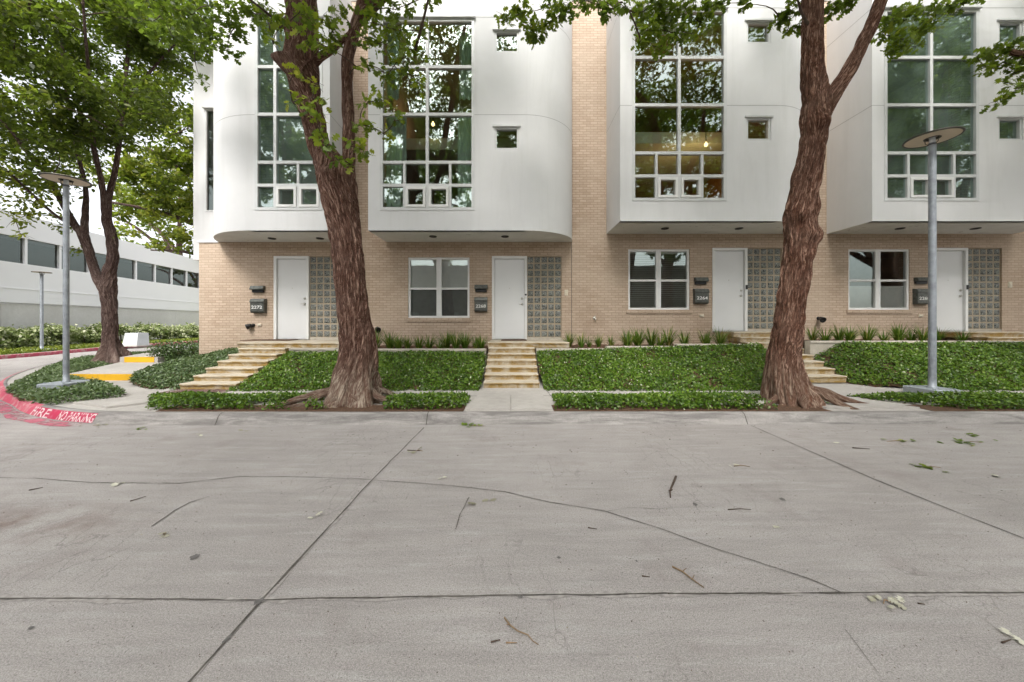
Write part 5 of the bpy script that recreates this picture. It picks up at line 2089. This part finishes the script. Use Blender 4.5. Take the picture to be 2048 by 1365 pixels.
# ---- the leaning trunk on the right
T2 = 5.92
t2 = thing('street_tree', (P(1592, 815, T2).x, T2, .14), 'leaning reddish oak with burls and a forked top in front of the third house', 'tree', 'big street trees')
st = new_store()
kn2 = [(P(1607, 425, T2 - .26), .12, .17), (P(1622, 462, T2 - .26), .10, .13), (P(1590, 478, T2 - .26), .09, .08), (P(1646, 240, T2 - .24), .12, .15), (P(1640, 215, T2 - .26), .1, .04), (P(1597, 645, T2 - .3), .08, .035), (P(1642, 470, T2 - .1), .12, .09),
       (P(1570, 520, T2 - .25), .1, .03)]
limb(st, px_limb([(1590, 836, 47), (1585, 808, 45), (1573, 765, 42), (1569, 720, 39.5), (1577, 640, 34.5), (1588, 560, 35), (1599, 490, 38), (1602, 440, 38), (1606, 400, 36), (1618, 330, 34), (1626, 280, 32.5), (1631, 230, 36),
                  (1632, 195, 35), (1625, 150, 28), (1625, 80, 26), (1624, 0, 25), (1622, -120, 23), (1612, -280, 18, -.2), (1590, -440, 12, -.5)], T2), 150, .028, 3, (.14, 1.1, .20), kn2)
limb(st, px_limb([(1640, 235, 24), (1662, 195, 23), (1692, 150, 19.5), (1719, 100, 18.5), (1743, 50, 18.5), (1762, 0, 18), (1800, -90, 17), (1850, -210, 14, -.2), (1920, -380, 9, -.5)], T2), 56, .035, 8)
limb(st, px_limb([(1800, -80, 13), (1900, -120, 11, .4), (2050, -110, 9, .9), (2180, -60, 6, 1.2)], T2), 24, .06, 9)
limb(st, px_limb([(1620, -130, 14), (1540, -190, 12, .0), (1400, -220, 10, .3), (1250, -230, 7, .5), (1120, -250, 5, .6)], T2), 24, .06, 10)
limb(st, px_limb([(1618, -180, 12), (1660, -300, 10, -1), (1700, -480, 8, -2.2), (1720, -700, 5, -3)], T2), 24, .07, 11)
build_trunk(st, 'trunk', M['bark2'], t2)
mb = new_store()
b = P(1592, 815, T2)
for i, (ax, ay, L, r0) in enumerate(((1, -.2, 1.0, .085), (-1, -.3, .6, .08), (.6, -.55, .6, .09), (-.3, -.6, .4, .1), (.9, .3, .8, .07))):
    d = Vector((ax, ay, 0)).normalized()
    pts = [(b.x + d.x * .2, b.y + d.y * .2, .34, r0 * 1.2)]
    for k in range(1, 6):
        f = k / 5
        pts.append((b.x + d.x * (.2 + L * f), max(b.y + d.y * (.2 + L * f), 5.45), .30 * (1 - f) ** 1.7 + .135, r0 * (1 - .75 * f)))
    limb(mb, pts, 16, .05, 30 + i)
build_trunk(mb, 'roots', M['bark2'], t2)
cl2 = rnd_clumps(21, 190, (5.2, 4.4, 10.2), (5.0, 4.8, 4.2), .62, 120, over1, -.05, .1)
front2 = cluster_px([
    (1012, 38, 7.0, .2, 40, .05), (1045, 25, 7.0, .24, 60, .0), (1060, 60, 7.0, .22, 60, .02), (1090, 55, 6.9, .2, 50, .05), (1115, 35, 6.8, .22, 50, -.02), (1100, 8, 6.9, .26, 50, -.05), (1070, 75, 7.0, .14, 30, .02), (1140, 12, 6.7, .22, 36, -.1),
    (1200, 8, 5.6, .16, 24, -.25), (1218, 22, 5.5, .16, 26, -.25), (1245, 5, 5.6, .18, 22, -.15), (1175, 3, 5.8, .18, 22, -.15),
    (1285, 25, 6.6, .24, 50, -.05), (1300, 60, 6.6, .24, 60, .02), (1285, 90, 6.7, .2, 40, .05), (1320, 95, 6.7, .2, 40, .1), (1335, 40, 6.6, .26, 70, -.1), (1355, 70, 6.6, .22, 50, -.05), (1375, 25, 6.6, .26, 60, -.15),
    (1345, 15, 6.5, .26, 60, -.15), (1310, 10, 6.5, .24, 50, -.1), (1400, 45, 6.7, .2, 40, -.1), (1415, 15, 6.6, .2, 40, -.15), (1440, 8, 6.6, .16, 24, -.2), (1385, 70, 6.7, .16, 24, 0), (1490, 8, 6.4, .14, 20, -.15),
    (1560, 40, 6.5, .16, 34, -.1), (1580, 25, 6.4, .2, 44, -.12), (1600, 55, 6.5, .16, 30, -.1), (1575, 62, 6.5, .12, 16, -.1), (1665, 15, 6.4, .18, 34, -.15), (1690, 8, 6.4, .18, 34, -.15), (1655, 30, 6.5, .12, 16, -.15),
    (1780, 40, 6.9, .26, 60, -.05), (1800, 80, 7.0, .26, 60, .0), (1815, 30, 6.9, .26, 70, -.05), (1840, 60, 7.0, .24, 50, -.05), (1860, 20, 6.9, .24, 50, -.15), (1790, 105, 7.1, .16, 24, .0), (1900, 12, 6.9, .2, 36, -.2), (1870, 45, 7.0, .18, 26, -.1),
    (1935, 5, 6.8, .16, 22, -.2), (1765, 70, 7.0, .16, 24, -.05), (1830, 95, 7.1, .14, 14, .0)])
branchlets(st, cl2 + front2, t2, M['twig'], 2, .03, 2.0)
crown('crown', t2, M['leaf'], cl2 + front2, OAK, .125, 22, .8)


# ---- a third street tree just outside the right border, its branches hang into the picture
t5 = thing('street_tree', (12.2, 6.0, .14), 'street tree beyond the right border whose leafy branches hang before the rightmost windows', 'tree', 'big street trees')
st = new_store()
limb(st, [(12.2, 6.0, -.1, .36), (12.2, 6.0, .6, .33), (12.15, 6.0, 2.0, .29), (12.0, 6.0, 3.6, .27), (11.8, 5.9, 5.4, .22), (11.7, 5.6, 7.6, .17), (11.9, 5.2, 10.5, .1), (12, 5, 13.5, .04)], 48, .06, 71, (.14, 1.1, .22))
limb(st, [(11.9, 6.0, 4.3, .16), (11.0, 6.3, 5.6, .12), (10.2, 6.5, 6.3, .08), (9.4, 6.6, 6.6, .045)], 20, .06, 72)
limb(st, [(11.8, 5.9, 5.0, .15), (13.4, 5.6, 7.2, .11), (15.2, 5.4, 8.8, .06)], 20, .08, 73)
limb(st, [(11.75, 5.7, 6.8, .14), (10.4, 4.6, 8.8, .09), (9.2, 3.6, 10.2, .05)], 20, .08, 74)
build_trunk(st, 'trunk', M['bark2'], t5)
cl5 = rnd_clumps(75, 190, (13.4, 4.6, 10.2), (5.2, 4.8, 4.2), .62, 120, lambda c: c[2] > 6.2 and (c[0] / c[1] > 1.62 or c[2] > frame_top(c[1]) + .6) and c[1] < 8.1, -.05, .1)
front5 = cluster_px([
    (1955, 115, 6.8, .18, 30, .0), (1985, 100, 6.7, .2, 36, -.02), (2020, 95, 6.6, .22, 44, -.05), (2045, 105, 6.6, .22, 44, -.05), (1975, 135, 6.8, .16, 24, .0), (2010, 130, 6.7, .18, 30, -.02), (2045, 140, 6.6, .18, 30, -.05),
    (2010, 165, 6.7, .13, 16, -.05), (1990, 205, 6.7, .13, 14, -.05), (2020, 190, 6.6, .13, 16, -.05), (2045, 170, 6.6, .16, 22, -.05), (2060, 120, 6.6, .25, 40, -.1), (2090, 90, 6.6, .3, 40, -.1), (1960, 140, 6.8, .1, 8, 0)])
branchlets(st, cl5 + front5, t5, M['twig'], 5, .03, 2.5)
crown('crown', t5, M['leaf'], cl5 + front5, OAK, .125, 76, .8)


# ---- forked tree on the corner
T3 = 11.3
t3 = thing('street_tree', (P(228, 715, T3).x, T3, .2), 'forked brown tree with a wide dense crown beside the yellow edged walk', 'tree', 'big street trees')
st = new_store()
limb(st, px_limb([(226, 735, 22), (224, 712, 21), (222, 690, 19), (220, 640, 18.5), (218, 605, 19.5), (216, 575, 21), (219, 545, 16.5), (225, 515, 14.5), (222, 470, 14.5), (214, 440, 13), (218, 394, 9), (228, 351, 7.5), (239, 281, 6.5), (250, 170, 5.5), (262, 40, 4.5), (270, -80, 3)], T3),
     64, .04, 12, (.2, 1.0, .32))
limb(st, px_limb([(214, 590, 14), (196, 558, 14), (182, 520, 13), (166, 470, 14), (151, 452, 11), (120, 397, 8.5, -.2), (95, 351, 8, -.5), (63, 316, 6.5, -.8), (20, 260, 5, -1.2), (-40, 190, 4, -1.6)], T3), 32, .06, 13)
limb(st, px_limb([(168, 470, 11), (172, 387, 7, .1), (162, 334, 6, .2), (148, 274, 5.5, .3), (130, 160, 4.5, .3), (120, 30, 3, .2)], T3), 24, .07, 14)
limb(st, px_limb([(213, 445, 10), (204, 369, 8, -.2), (192, 316, 7.5, -.4), (186, 281, 6.5, -.6), (180, 180, 5, -1), (170, 60, 4, -1.6), (160, -80, 3, -2)], T3), 24, .07, 15)
limb(st, px_limb([(152, 455, 7), (110, 430, 5, -.4), (60, 385, 4.5, -.8), (10, 340, 4, -1.2), (-60, 300, 3, -1.6)], T3), 20, .08, 16)
limb(st, px_limb([(244, 230, 4.5), (280, 170, 4, .1), (330, 110, 3, .2), (380, 60, 2.4, .0)], T3), 16, .08, 17)
build_trunk(st, 'trunk', M['bark3'], t3)


def c3(c):
    if c[0] > -9.9 and c[1] > 8.0:
        return False
    px = HX + F * c[0] / c[1]
    py = HY - F * (c[2] - EYE) / c[1]
    lim = np.interp(px, [-400, 0, 60, 130, 210, 300, 390, 470, 560], [420, 400, 385, 350, 300, 255, 150, 90, 40])
    return py < lim and c[2] > 4.4


cl3 = rnd_clumps(31, 330, (-14.0, 11.0, 10.2), (6.6, 4.6, 5.4), .62, 190, c3, -.14, .1)
low3 = cluster_px([(20, 300, 10.4, .6, 100, 0), (60, 350, 10.5, .55, 90, .02), (15, 400, 10.2, .6, 90, .05), (70, 410, 10.4, .5, 80, .1), (120, 380, 10.8, .5, 80, .05), (30, 440, 10.2, .4, 44, .15), (110, 340, 10.8, .5, 80, 0), (160, 360, 11, .5, 70, .05), (130, 440, 11.4, .35, 30, .05),
                   (5, 350, 10, .5, 80, .05), (95, 385, 10.8, .4, 50, .12), (150, 500, 11.6, .25, 22, .05), (120, 455, 11.6, .3, 30, .05), (40, 470, 10.2, .22, 14, .2), (20, 360, 10.4, .5, 60, .22), (60, 430, 10.6, .4, 44, .22), (240, 470, 11.4, .22, 14, .05)])
branchlets(st, cl3 + low3, t3, M['twig'], 3, .045, 3.2)
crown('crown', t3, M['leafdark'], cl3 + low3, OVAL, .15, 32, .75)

# ---- tree behind the end house, its limbs reach out to the left
t4 = thing('shade_tree', (-13.6, 19.5, .2), 'light green tree behind the end house, its limbs reaching left', 'tree', 'trees beyond the corner')
st = new_store()
limb(st, [(-13.4, 19.5, .0, .36), (-13.4, 19.5, 2, .30), (-13.5, 19.4, 4.5, .26), (-13.8, 19.3, 7, .22), (-14.2, 19.0, 10, .15), (-14.4, 18.6, 13.5, .07)], 32, .1, 40, (.2, .8, .25))
limb(st, [(-13.5, 19.4, 3.6, .2), (-14.8, 19.0, 5.4, .17), (-16.6, 18.6, 6.6, .13), (-18.6, 18.2, 7.3, .09), (-20.8, 17.9, 7.7, .05)], 20, .1, 41)
limb(st, [(-13.6, 19.4, 5.2, .18), (-15.2, 19.0, 7.6, .14), (-17, 18.6, 9.2, .1), (-19, 18.2, 10.6, .06)], 20, .1, 42)
limb(st, [(-13.5, 19.4, 2.9, .17), (-15.0, 19.2, 3.9, .14), (-16.4, 19.0, 4.9, .11), (-18.2, 19.2, 5.4, .07), (-20, 19.4, 5.5, .04)], 20, .1, 43)
build_trunk(st, 'trunk', M['bark3'], t4)


def c4(c):
    px = HX + F * c[0] / c[1]
    py = HY - F * (c[2] - EYE) / c[1]
    return c[0] < -11.2 and py < np.interp(px, [200, 260, 330, 390, 460], [410, 470, 455, 500, 500]) and px > 120


cl4 = rnd_clumps(41, 130, (-17.0, 18.4, 9.0), (5.2, 2.6, 5.6), .62, 90, c4, .14, .05)
low4 = cluster_px([(300, 440, 19, .55, 60, .2), (340, 470, 19, .5, 50, .18), (270, 470, 19.2, .5, 46, .22), (320, 485, 19.2, .35, 30, .2), (370, 500, 19.4, .4, 30, .15), (260, 430, 19, .55, 60, .2), (360, 430, 19.4, .6, 60, .15), (250, 395, 19, .6, 70, .18), (310, 495, 19, .25, 16, .2), (375, 400, 19.3, .6, 60, .15)])
branchlets(st, cl4 + low4, t4, M['twig'], 4, .05, 3.0)
crown('crown', t4, M['leafdark'], cl4 + low4, OVAL, .26, 43, .75)


# ---- trees farther away and across the street behind the viewer (seen in the window reflections)
def plain_tree(x, y, h, cr, seed, label, mat, bark, nl=70, n=70, size=.34, group='trees beyond the corner', name='shade_tree'):
    t = thing(name, (x, y, .05), label, 'tree', group)
    st = new_store()
    rd = random.Random(seed)
    lean = rd.uniform(-.6, .6)
    limb(st, [(x, y, -.05, h * .028), (x + lean * .2, y, h * .18, h * .024), (x + lean * .5, y, h * .36, h * .02), (x + lean, y, h * .6, h * .013), (x + lean, y, h * .88, h * .004)], 20, .15, seed, (.05, .8, .22))
    for k in range(6):
        a = k * 1.05 + rd.uniform(-.3, .3)
        z0 = h * rd.uniform(.26, .5)
        L = cr * rd.uniform(.75, 1)
        dx, dy = math.cos(a), math.sin(a)
        xx = x + lean * z0 / h
        limb(st, [(xx, y, z0, h * .012), (xx + dx * L * .4, y + dy * L * .4, z0 + h * .12, h * .009), (xx + dx * L * .75, y + dy * L * .75, z0 + h * .2, h * .006), (xx + dx * L, y + dy * L, z0 + h * .22, h * .002)], 10, .25, seed + k)
    build_trunk(st, 'trunk', bark, t)
    cls = rnd_clumps(seed, n, (x + lean, y, h * .68), (cr, cr, h * .32), .85, nl, None, 0, .15)
    branchlets(st, cls, t, M['twig'], seed, .05, h * .2)
    crown('crown', t, mat, cls, OVAL, size, seed, .75)


plain_tree(-25.5, 44, 15, 5.5, 51, 'distant tree standing beyond the end of the white building', M['leafdark'], M['bark3'], 60, 60, .4)
plain_tree(-31.5, 33, 16, 5.5, 53, 'distant tree rising behind the white building', M['leafdark'], M['bark3'], 60, 60, .4)
GR = 'trees across the street reflected in the windows'
plain_tree(-17.5, -9.0, 23, 7.0, 65, 'tallest tree across the street, mirrored in the window of the end house', M['leaf'], M['bark2'], 150, 110, .36, GR)
plain_tree(13.4, -9.5, 18, 5.5, 68, 'slim tree across the street, mirrored at the edge of the warm tall window', M['leaf'], M['bark2'], 130, 90, .34, GR)
plain_tree(33.0, -8.5, 25, 8.5, 66, 'wide tree far along the street, mirrored in the rightmost tall window', M['leaf'], M['bark2'], 150, 130, .4, GR)
plain_tree(19.0, 3.2, 14, 5.6, 67, 'street tree farther along the right, mirrored in the rightmost tall window', M['leaf'], M['bark2'], 150, 110, .2, GR)
plain_tree(-11.5, -8.5, 19, 6.2, 61, 'tree across the street seen mirrored in the leftmost tall window', M['leaf'], M['bark2'], 130, 90, .34, GR)
plain_tree(-2.6, -9.5, 20, 6.0, 62, 'tree across the street seen mirrored in the second tall window', M['leaf'], M['bark2'], 130, 90, .34, GR)
plain_tree(7.0, -8.5, 19, 6.2, 63, 'tree across the street seen mirrored in the warm tall window', M['leaf'], M['bark2'], 130, 90, .34, GR)
plain_tree(19.5, -7.8, 20, 7, 64, 'tree across the street seen mirrored in the rightmost tall window', M['leaf'], M['bark2'], 130, 90, .34, GR)

# low building across the street, only mirrored in the ground floor windows
t = thing('garage_building', (0, -14, 0), 'low pale building across the street, mirrored in the ground floor windows', 'building')
mb = MB()
doors = [(x, x + 2.6, -.2, 2.5) for x in range(-28, 30, 4)]
for i, (a, b, c, d) in enumerate(doors):
    pass
vs = []
mb.box(-30, 32, -22, -14.3, -.3, 6.6)
mb.build('wall', M['garage'], t)
mb = MB()
mb.box(-30.4, 32.4, -22.4, -13.9, 6.601, 7.0)
mb.build('roof', M['roof'], t)
for i in range(-28, 30, 4):
    m = MB()
    for k in range(5):
        m.bbox(i, i + 2.6, -14.3, -14.25, .02 + k * .5, .50 + k * .5, .008)
    m.build('garage_door', M['alu'], t)


# ================================================================== FALLEN TWIGS AND LEAVES
def twig(pts, r, mat, label, side=()):
    m = MB()
    q = [(Vector((p[0], p[1], r * .9 + .002 + p[2])), r * (1 - .55 * k / (len(pts) - 1))) for k, p in enumerate(pts)]
    m.tube(q, 7)
    for i, dx, dy in side:
        a = q[i][0]
        m.tube([(a, r * .55), (a + Vector((dx, dy, .012)), r * .3)], 5)
    o = m.build('twig', mat)
    return tag(o, label, 'twig', 'fallen twigs on the concrete')


def gp(*l):
    return [(G(px, py).x, G(px, py).y, dz) for px, py, dz in l]


twig(gp((1009, 1238, 0), (1020, 1257, .01), (1036, 1270, .012), (1056, 1275, .006), (1066, 1286, .002), (1077, 1292, 0)), .0042, M['drytwig'], 'longest pale bent twig on the concrete near the bottom centre', ((1, -.02, -.01),))
twig(gp((1345, 1136, 0), (1365, 1147, .004), (1385, 1163, .004), (1408, 1178, 0)), .0055, M['drytwig'], 'straight brown twig with side shoots just above the long cross joint', ((1, .03, .012), (2, .02, .02)))
twig(gp((1352, 956, 0), (1346, 972, .006), (1340, 985, .004), (1341, 998, 0)), .011, M['twig'], 'fuzzy dark curved twig lying right of the middle of the road', ((1, .02, .02), (2, -.02, -.02), (2, .02, -.01)))
twig(gp((1456, 1021, 0), (1480, 1020, .003), (1502, 1021, 0)), .004, M['twig'], 'thin dark straight twig below the fuzzy curved twig')
twig(gp((982, 1287, 0), (1000, 1282, 0)), .004, M['twig'], 'short dark twig left of the longest bent twig')
twig(gp((1012, 1288, 0), (1034, 1288, 0)), .0035, M['drytwig'], 'short tan twig under the longest bent twig')
twig(gp((1284, 1154, 0), (1300, 1156, 0)), .0035, M['twig'], 'tiny dark twig left of the straight brown twig')
twig(gp((260, 1004, 0), (292, 995, .003)), .004, M['twig'], 'thin twig left of the diagonal crack on the left side')
twig(gp((58, 982, 0), (86, 977, .002)), .005, M['twig'], 'thin twig nearest to the left border of the picture')
twig(gp((815, 902, 0), (840, 903, .002)), .006, M['twig'], 'thin twig left of the long lane joint near the kerb')
twig(gp((1705, 897, 0), (1740, 900, .003)), .006, M['twig'], 'thin twig near the kerb on the right side of the road')
twig(gp((1836, 1209, 0), (1850, 1211, 0)), .004, M['twig'], 'tiny dark twig right of the grey dried leaves')
twig(gp((2004, 1288, 0), (2022, 1282, 0)), .004, M['twig'], 'short dark twig near the right border of the picture')
twig(gp((1176, 1057, 0), (1194, 1060, 0)), .004, M['twig'], 'short brown twig under the long curved crack')


def leaf_bits(pxpy, n, spread, size, mat, label, cat, group, seed, name, tb=0.0, stem=0, asp=1.0, tmpl=OAK, z=.012):
    g = rng(seed)
    c0 = G(*pxpy)
    a = g.uniform(-.4, .4)
    s = g.normal(size=(n, 2)) * spread
    c = np.stack([c0.x + s[:, 0] * asp, c0.y + s[:, 1], .006 + g.random(n) * z], 1)
    v, k = place(tmpl, c, g.normal(size=(n, 3)) * .22 + [0, 0, 1], g.normal(size=(n, 3)), size * .8 * g.uniform(.7, 1.2, n))
    tv = np.array(tmpl)
    v[:, 2] = np.maximum(v[:, 2], .0045)
    o = np_mesh(name, v, k, mat, None, np.clip(g.normal(.5 + tb, .2, n), 0, 1))
    tag(o, label, cat, group)
    if stem:
        m = MB()
        m.tube([((c0.x, c0.y, .008), .004), ((c0.x + stem * .5, c0.y + .01, .012), .0035), ((c0.x + stem, c0.y - .01, .006), .002)], 6)
        m.build('stem', M['drytwig'], o)
    return o


GS_, GL_ = 'fallen green sprigs on the road', 'dried leaves lying on the road'
leaf_bits((1848, 936), 12, .035, .085, M['leaf'], 'fresh green sprig lying on the right side of the road, nearest of its kind', 'sprig', GS_, 1, 'leaf_sprig', .1, .16, 1.6)
leaf_bits((1812, 884), 10, .045, .085, M['leafyellow'], 'yellow green sprig with a long stem near the kerb, right of the leaning trunk', 'sprig', GS_, 2, 'leaf_sprig', -.2, -.25, 2.2)
leaf_bits((1930, 886), 14, .05, .085, M['leafyellow'], 'wide yellow green sprig near the kerb under the right beds', 'sprig', GS_, 3, 'leaf_sprig', -.2, .2, 2.6)
leaf_bits((1942, 872), 5, .03, .08, M['leafyellow'], 'small green sprig closest to the kerb under the right beds', 'sprig', GS_, 4, 'leaf_sprig', -.2, .1, 1.6)
leaf_bits((943, 853), 8, .035, .09, M['leafyellow'], 'yellow green sprig in the gutter before the middle stairs', 'sprig', GS_, 5, 'leaf_sprig', 0, .2, 1.8)
leaf_bits((186, 852), 8, .05, .07, M['greyleaf'], 'pile of straw coloured leaves in the gutter by the red kerb paint', 'dried leaves', GL_, 6, 'dried_leaves', -.2, .1, 2.5)
leaf_bits((285, 858), 5, .035, .08, M['leafyellow'], 'small yellowish leaf bunch in the gutter right of the red kerb paint', 'sprig', GS_, 7, 'leaf_sprig', -.1, 0, 1.8)
leaf_bits((508, 860), 4, .04, .07, M['greyleaf'], 'dried leaves in the gutter left of the thick trunk', 'dried leaves', GL_, 8, 'dried_leaves', -.2, 0, 2)
leaf_bits((1782, 1207), 9, .018, .052, M['greyleaf'], 'grey dried leaf cluster below the cross joint on the right', 'dried leaves', GL_, 9, 'dried_leaves', .1, -.05, 1.6)
leaf_bits((1752, 1203), 4, .010, .042, M['greyleaf'], 'small grey dried leaf left of the bigger grey cluster', 'dried leaf', GL_, 10, 'dried_leaves', -.1, 0, 1.2)
leaf_bits((326, 1071), 2, .012, .07, M['greyleaf'], 'pale green dried oak leaf below the diagonal crack on the left', 'dried leaf', GL_, 11, 'dried_leaf', .0, .02)
leaf_bits((968, 1007), 3, .03, .09, M['greyleaf'], 'flat pale leaf print right of the lane joint in the middle of the road', 'dried leaf', GL_, 12, 'dried_leaf', -.3, 0, 1.6, z=.002)
leaf_bits((2036, 1281), 2, .012, .06, M['greyleaf'], 'whitish curled leaf at the right border near the bottom', 'dried leaf', GL_, 13, 'dried_leaf', .4, 0)
leaf_bits((1468, 934), 3, .03, .08, M['greyleaf'], 'pale dried leaf with a stem above the fuzzy curved twig', 'dried leaf', GL_, 14, 'dried_leaf', .2, .16, 1.5)
leaf_bits((237, 971), 2, .02, .08, M['greyleaf'], 'white dried leaf lying on the long crack at the left', 'dried leaf', GL_, 15, 'dried_leaf', .4, 0)
leaf_bits((622, 1040), 2, .014, .06, M['greyleaf'], 'white dried leaf left of the lane joint, mid road', 'dried leaf', GL_, 16, 'dried_leaf', .4, 0)
leaf_bits((832, 903), 3, .02, .08, M['greyleaf'], 'tan dried leaf by the lane joint close to the kerb', 'dried leaf', GL_, 17, 'dried_leaf', -.3, .08, 1.6)
leaf_bits((400, 873), 3, .03, .08, M['greyleaf'], 'white dried leaf near the kerb left of the thick trunk', 'dried leaf', GL_, 18, 'dried_leaf', .3, 0, 1.5)
leaf_bits((885, 960), 2, .02, .07, M['greyleaf'], 'white dried leaf above the long crack right of the lane joint', 'dried leaf', GL_, 19, 'dried_leaf', .3, 0)
leaf_bits((1547, 1057), 2, .018, .06, M['greyleaf'], 'pale dried leaf in the middle of the right half of the road', 'dried leaf', GL_, 20, 'dried_leaf', .3, 0, 1.4)
leaf_bits((1668, 887), 2, .02, .08, M['greyleaf'], 'white dried leaf near the kerb below the leaning trunk', 'dried leaf', GL_, 21, 'dried_leaf', .4, 0)
leaf_bits((1996, 955), 2, .02, .08, M['greyleaf'], 'tan curled leaf on the road near the right border', 'dried leaf', GL_, 22, 'dried_leaf', .1, 0)
# crumbs, seeds and specks
g = rng(90)
n = 1500
py = 852 + (g.random(n) ** 1.4) * 560
Y = F * EYE / (py - HY)
x = (g.uniform(-100, 2150, n) - HX) / F * Y
sz = g.uniform(.004, .016, n) * np.clip(Y / 2.6, .55, 1.6)
v, k = place(DIAM, np.stack([x, Y, np.full(n, .006)], 1), g.normal(size=(n, 3)) * .25 + [0, 0, 1], g.normal(size=(n, 3)), sz)
v[:, 2] = np.maximum(v[:, 2], .0042)
o = np_mesh('debris', v, k, leaf_material('crumbs', [(0, (.05, .035, .025, 1)), (.75, (.14, .10, .07, 1)), (1, (.42, .38, .3, 1))], .9, 0), None, g.random(n), 'stuff')
o['label'], o['category'] = 'tiny leaf crumbs and specks scattered over the concrete road', 'debris'
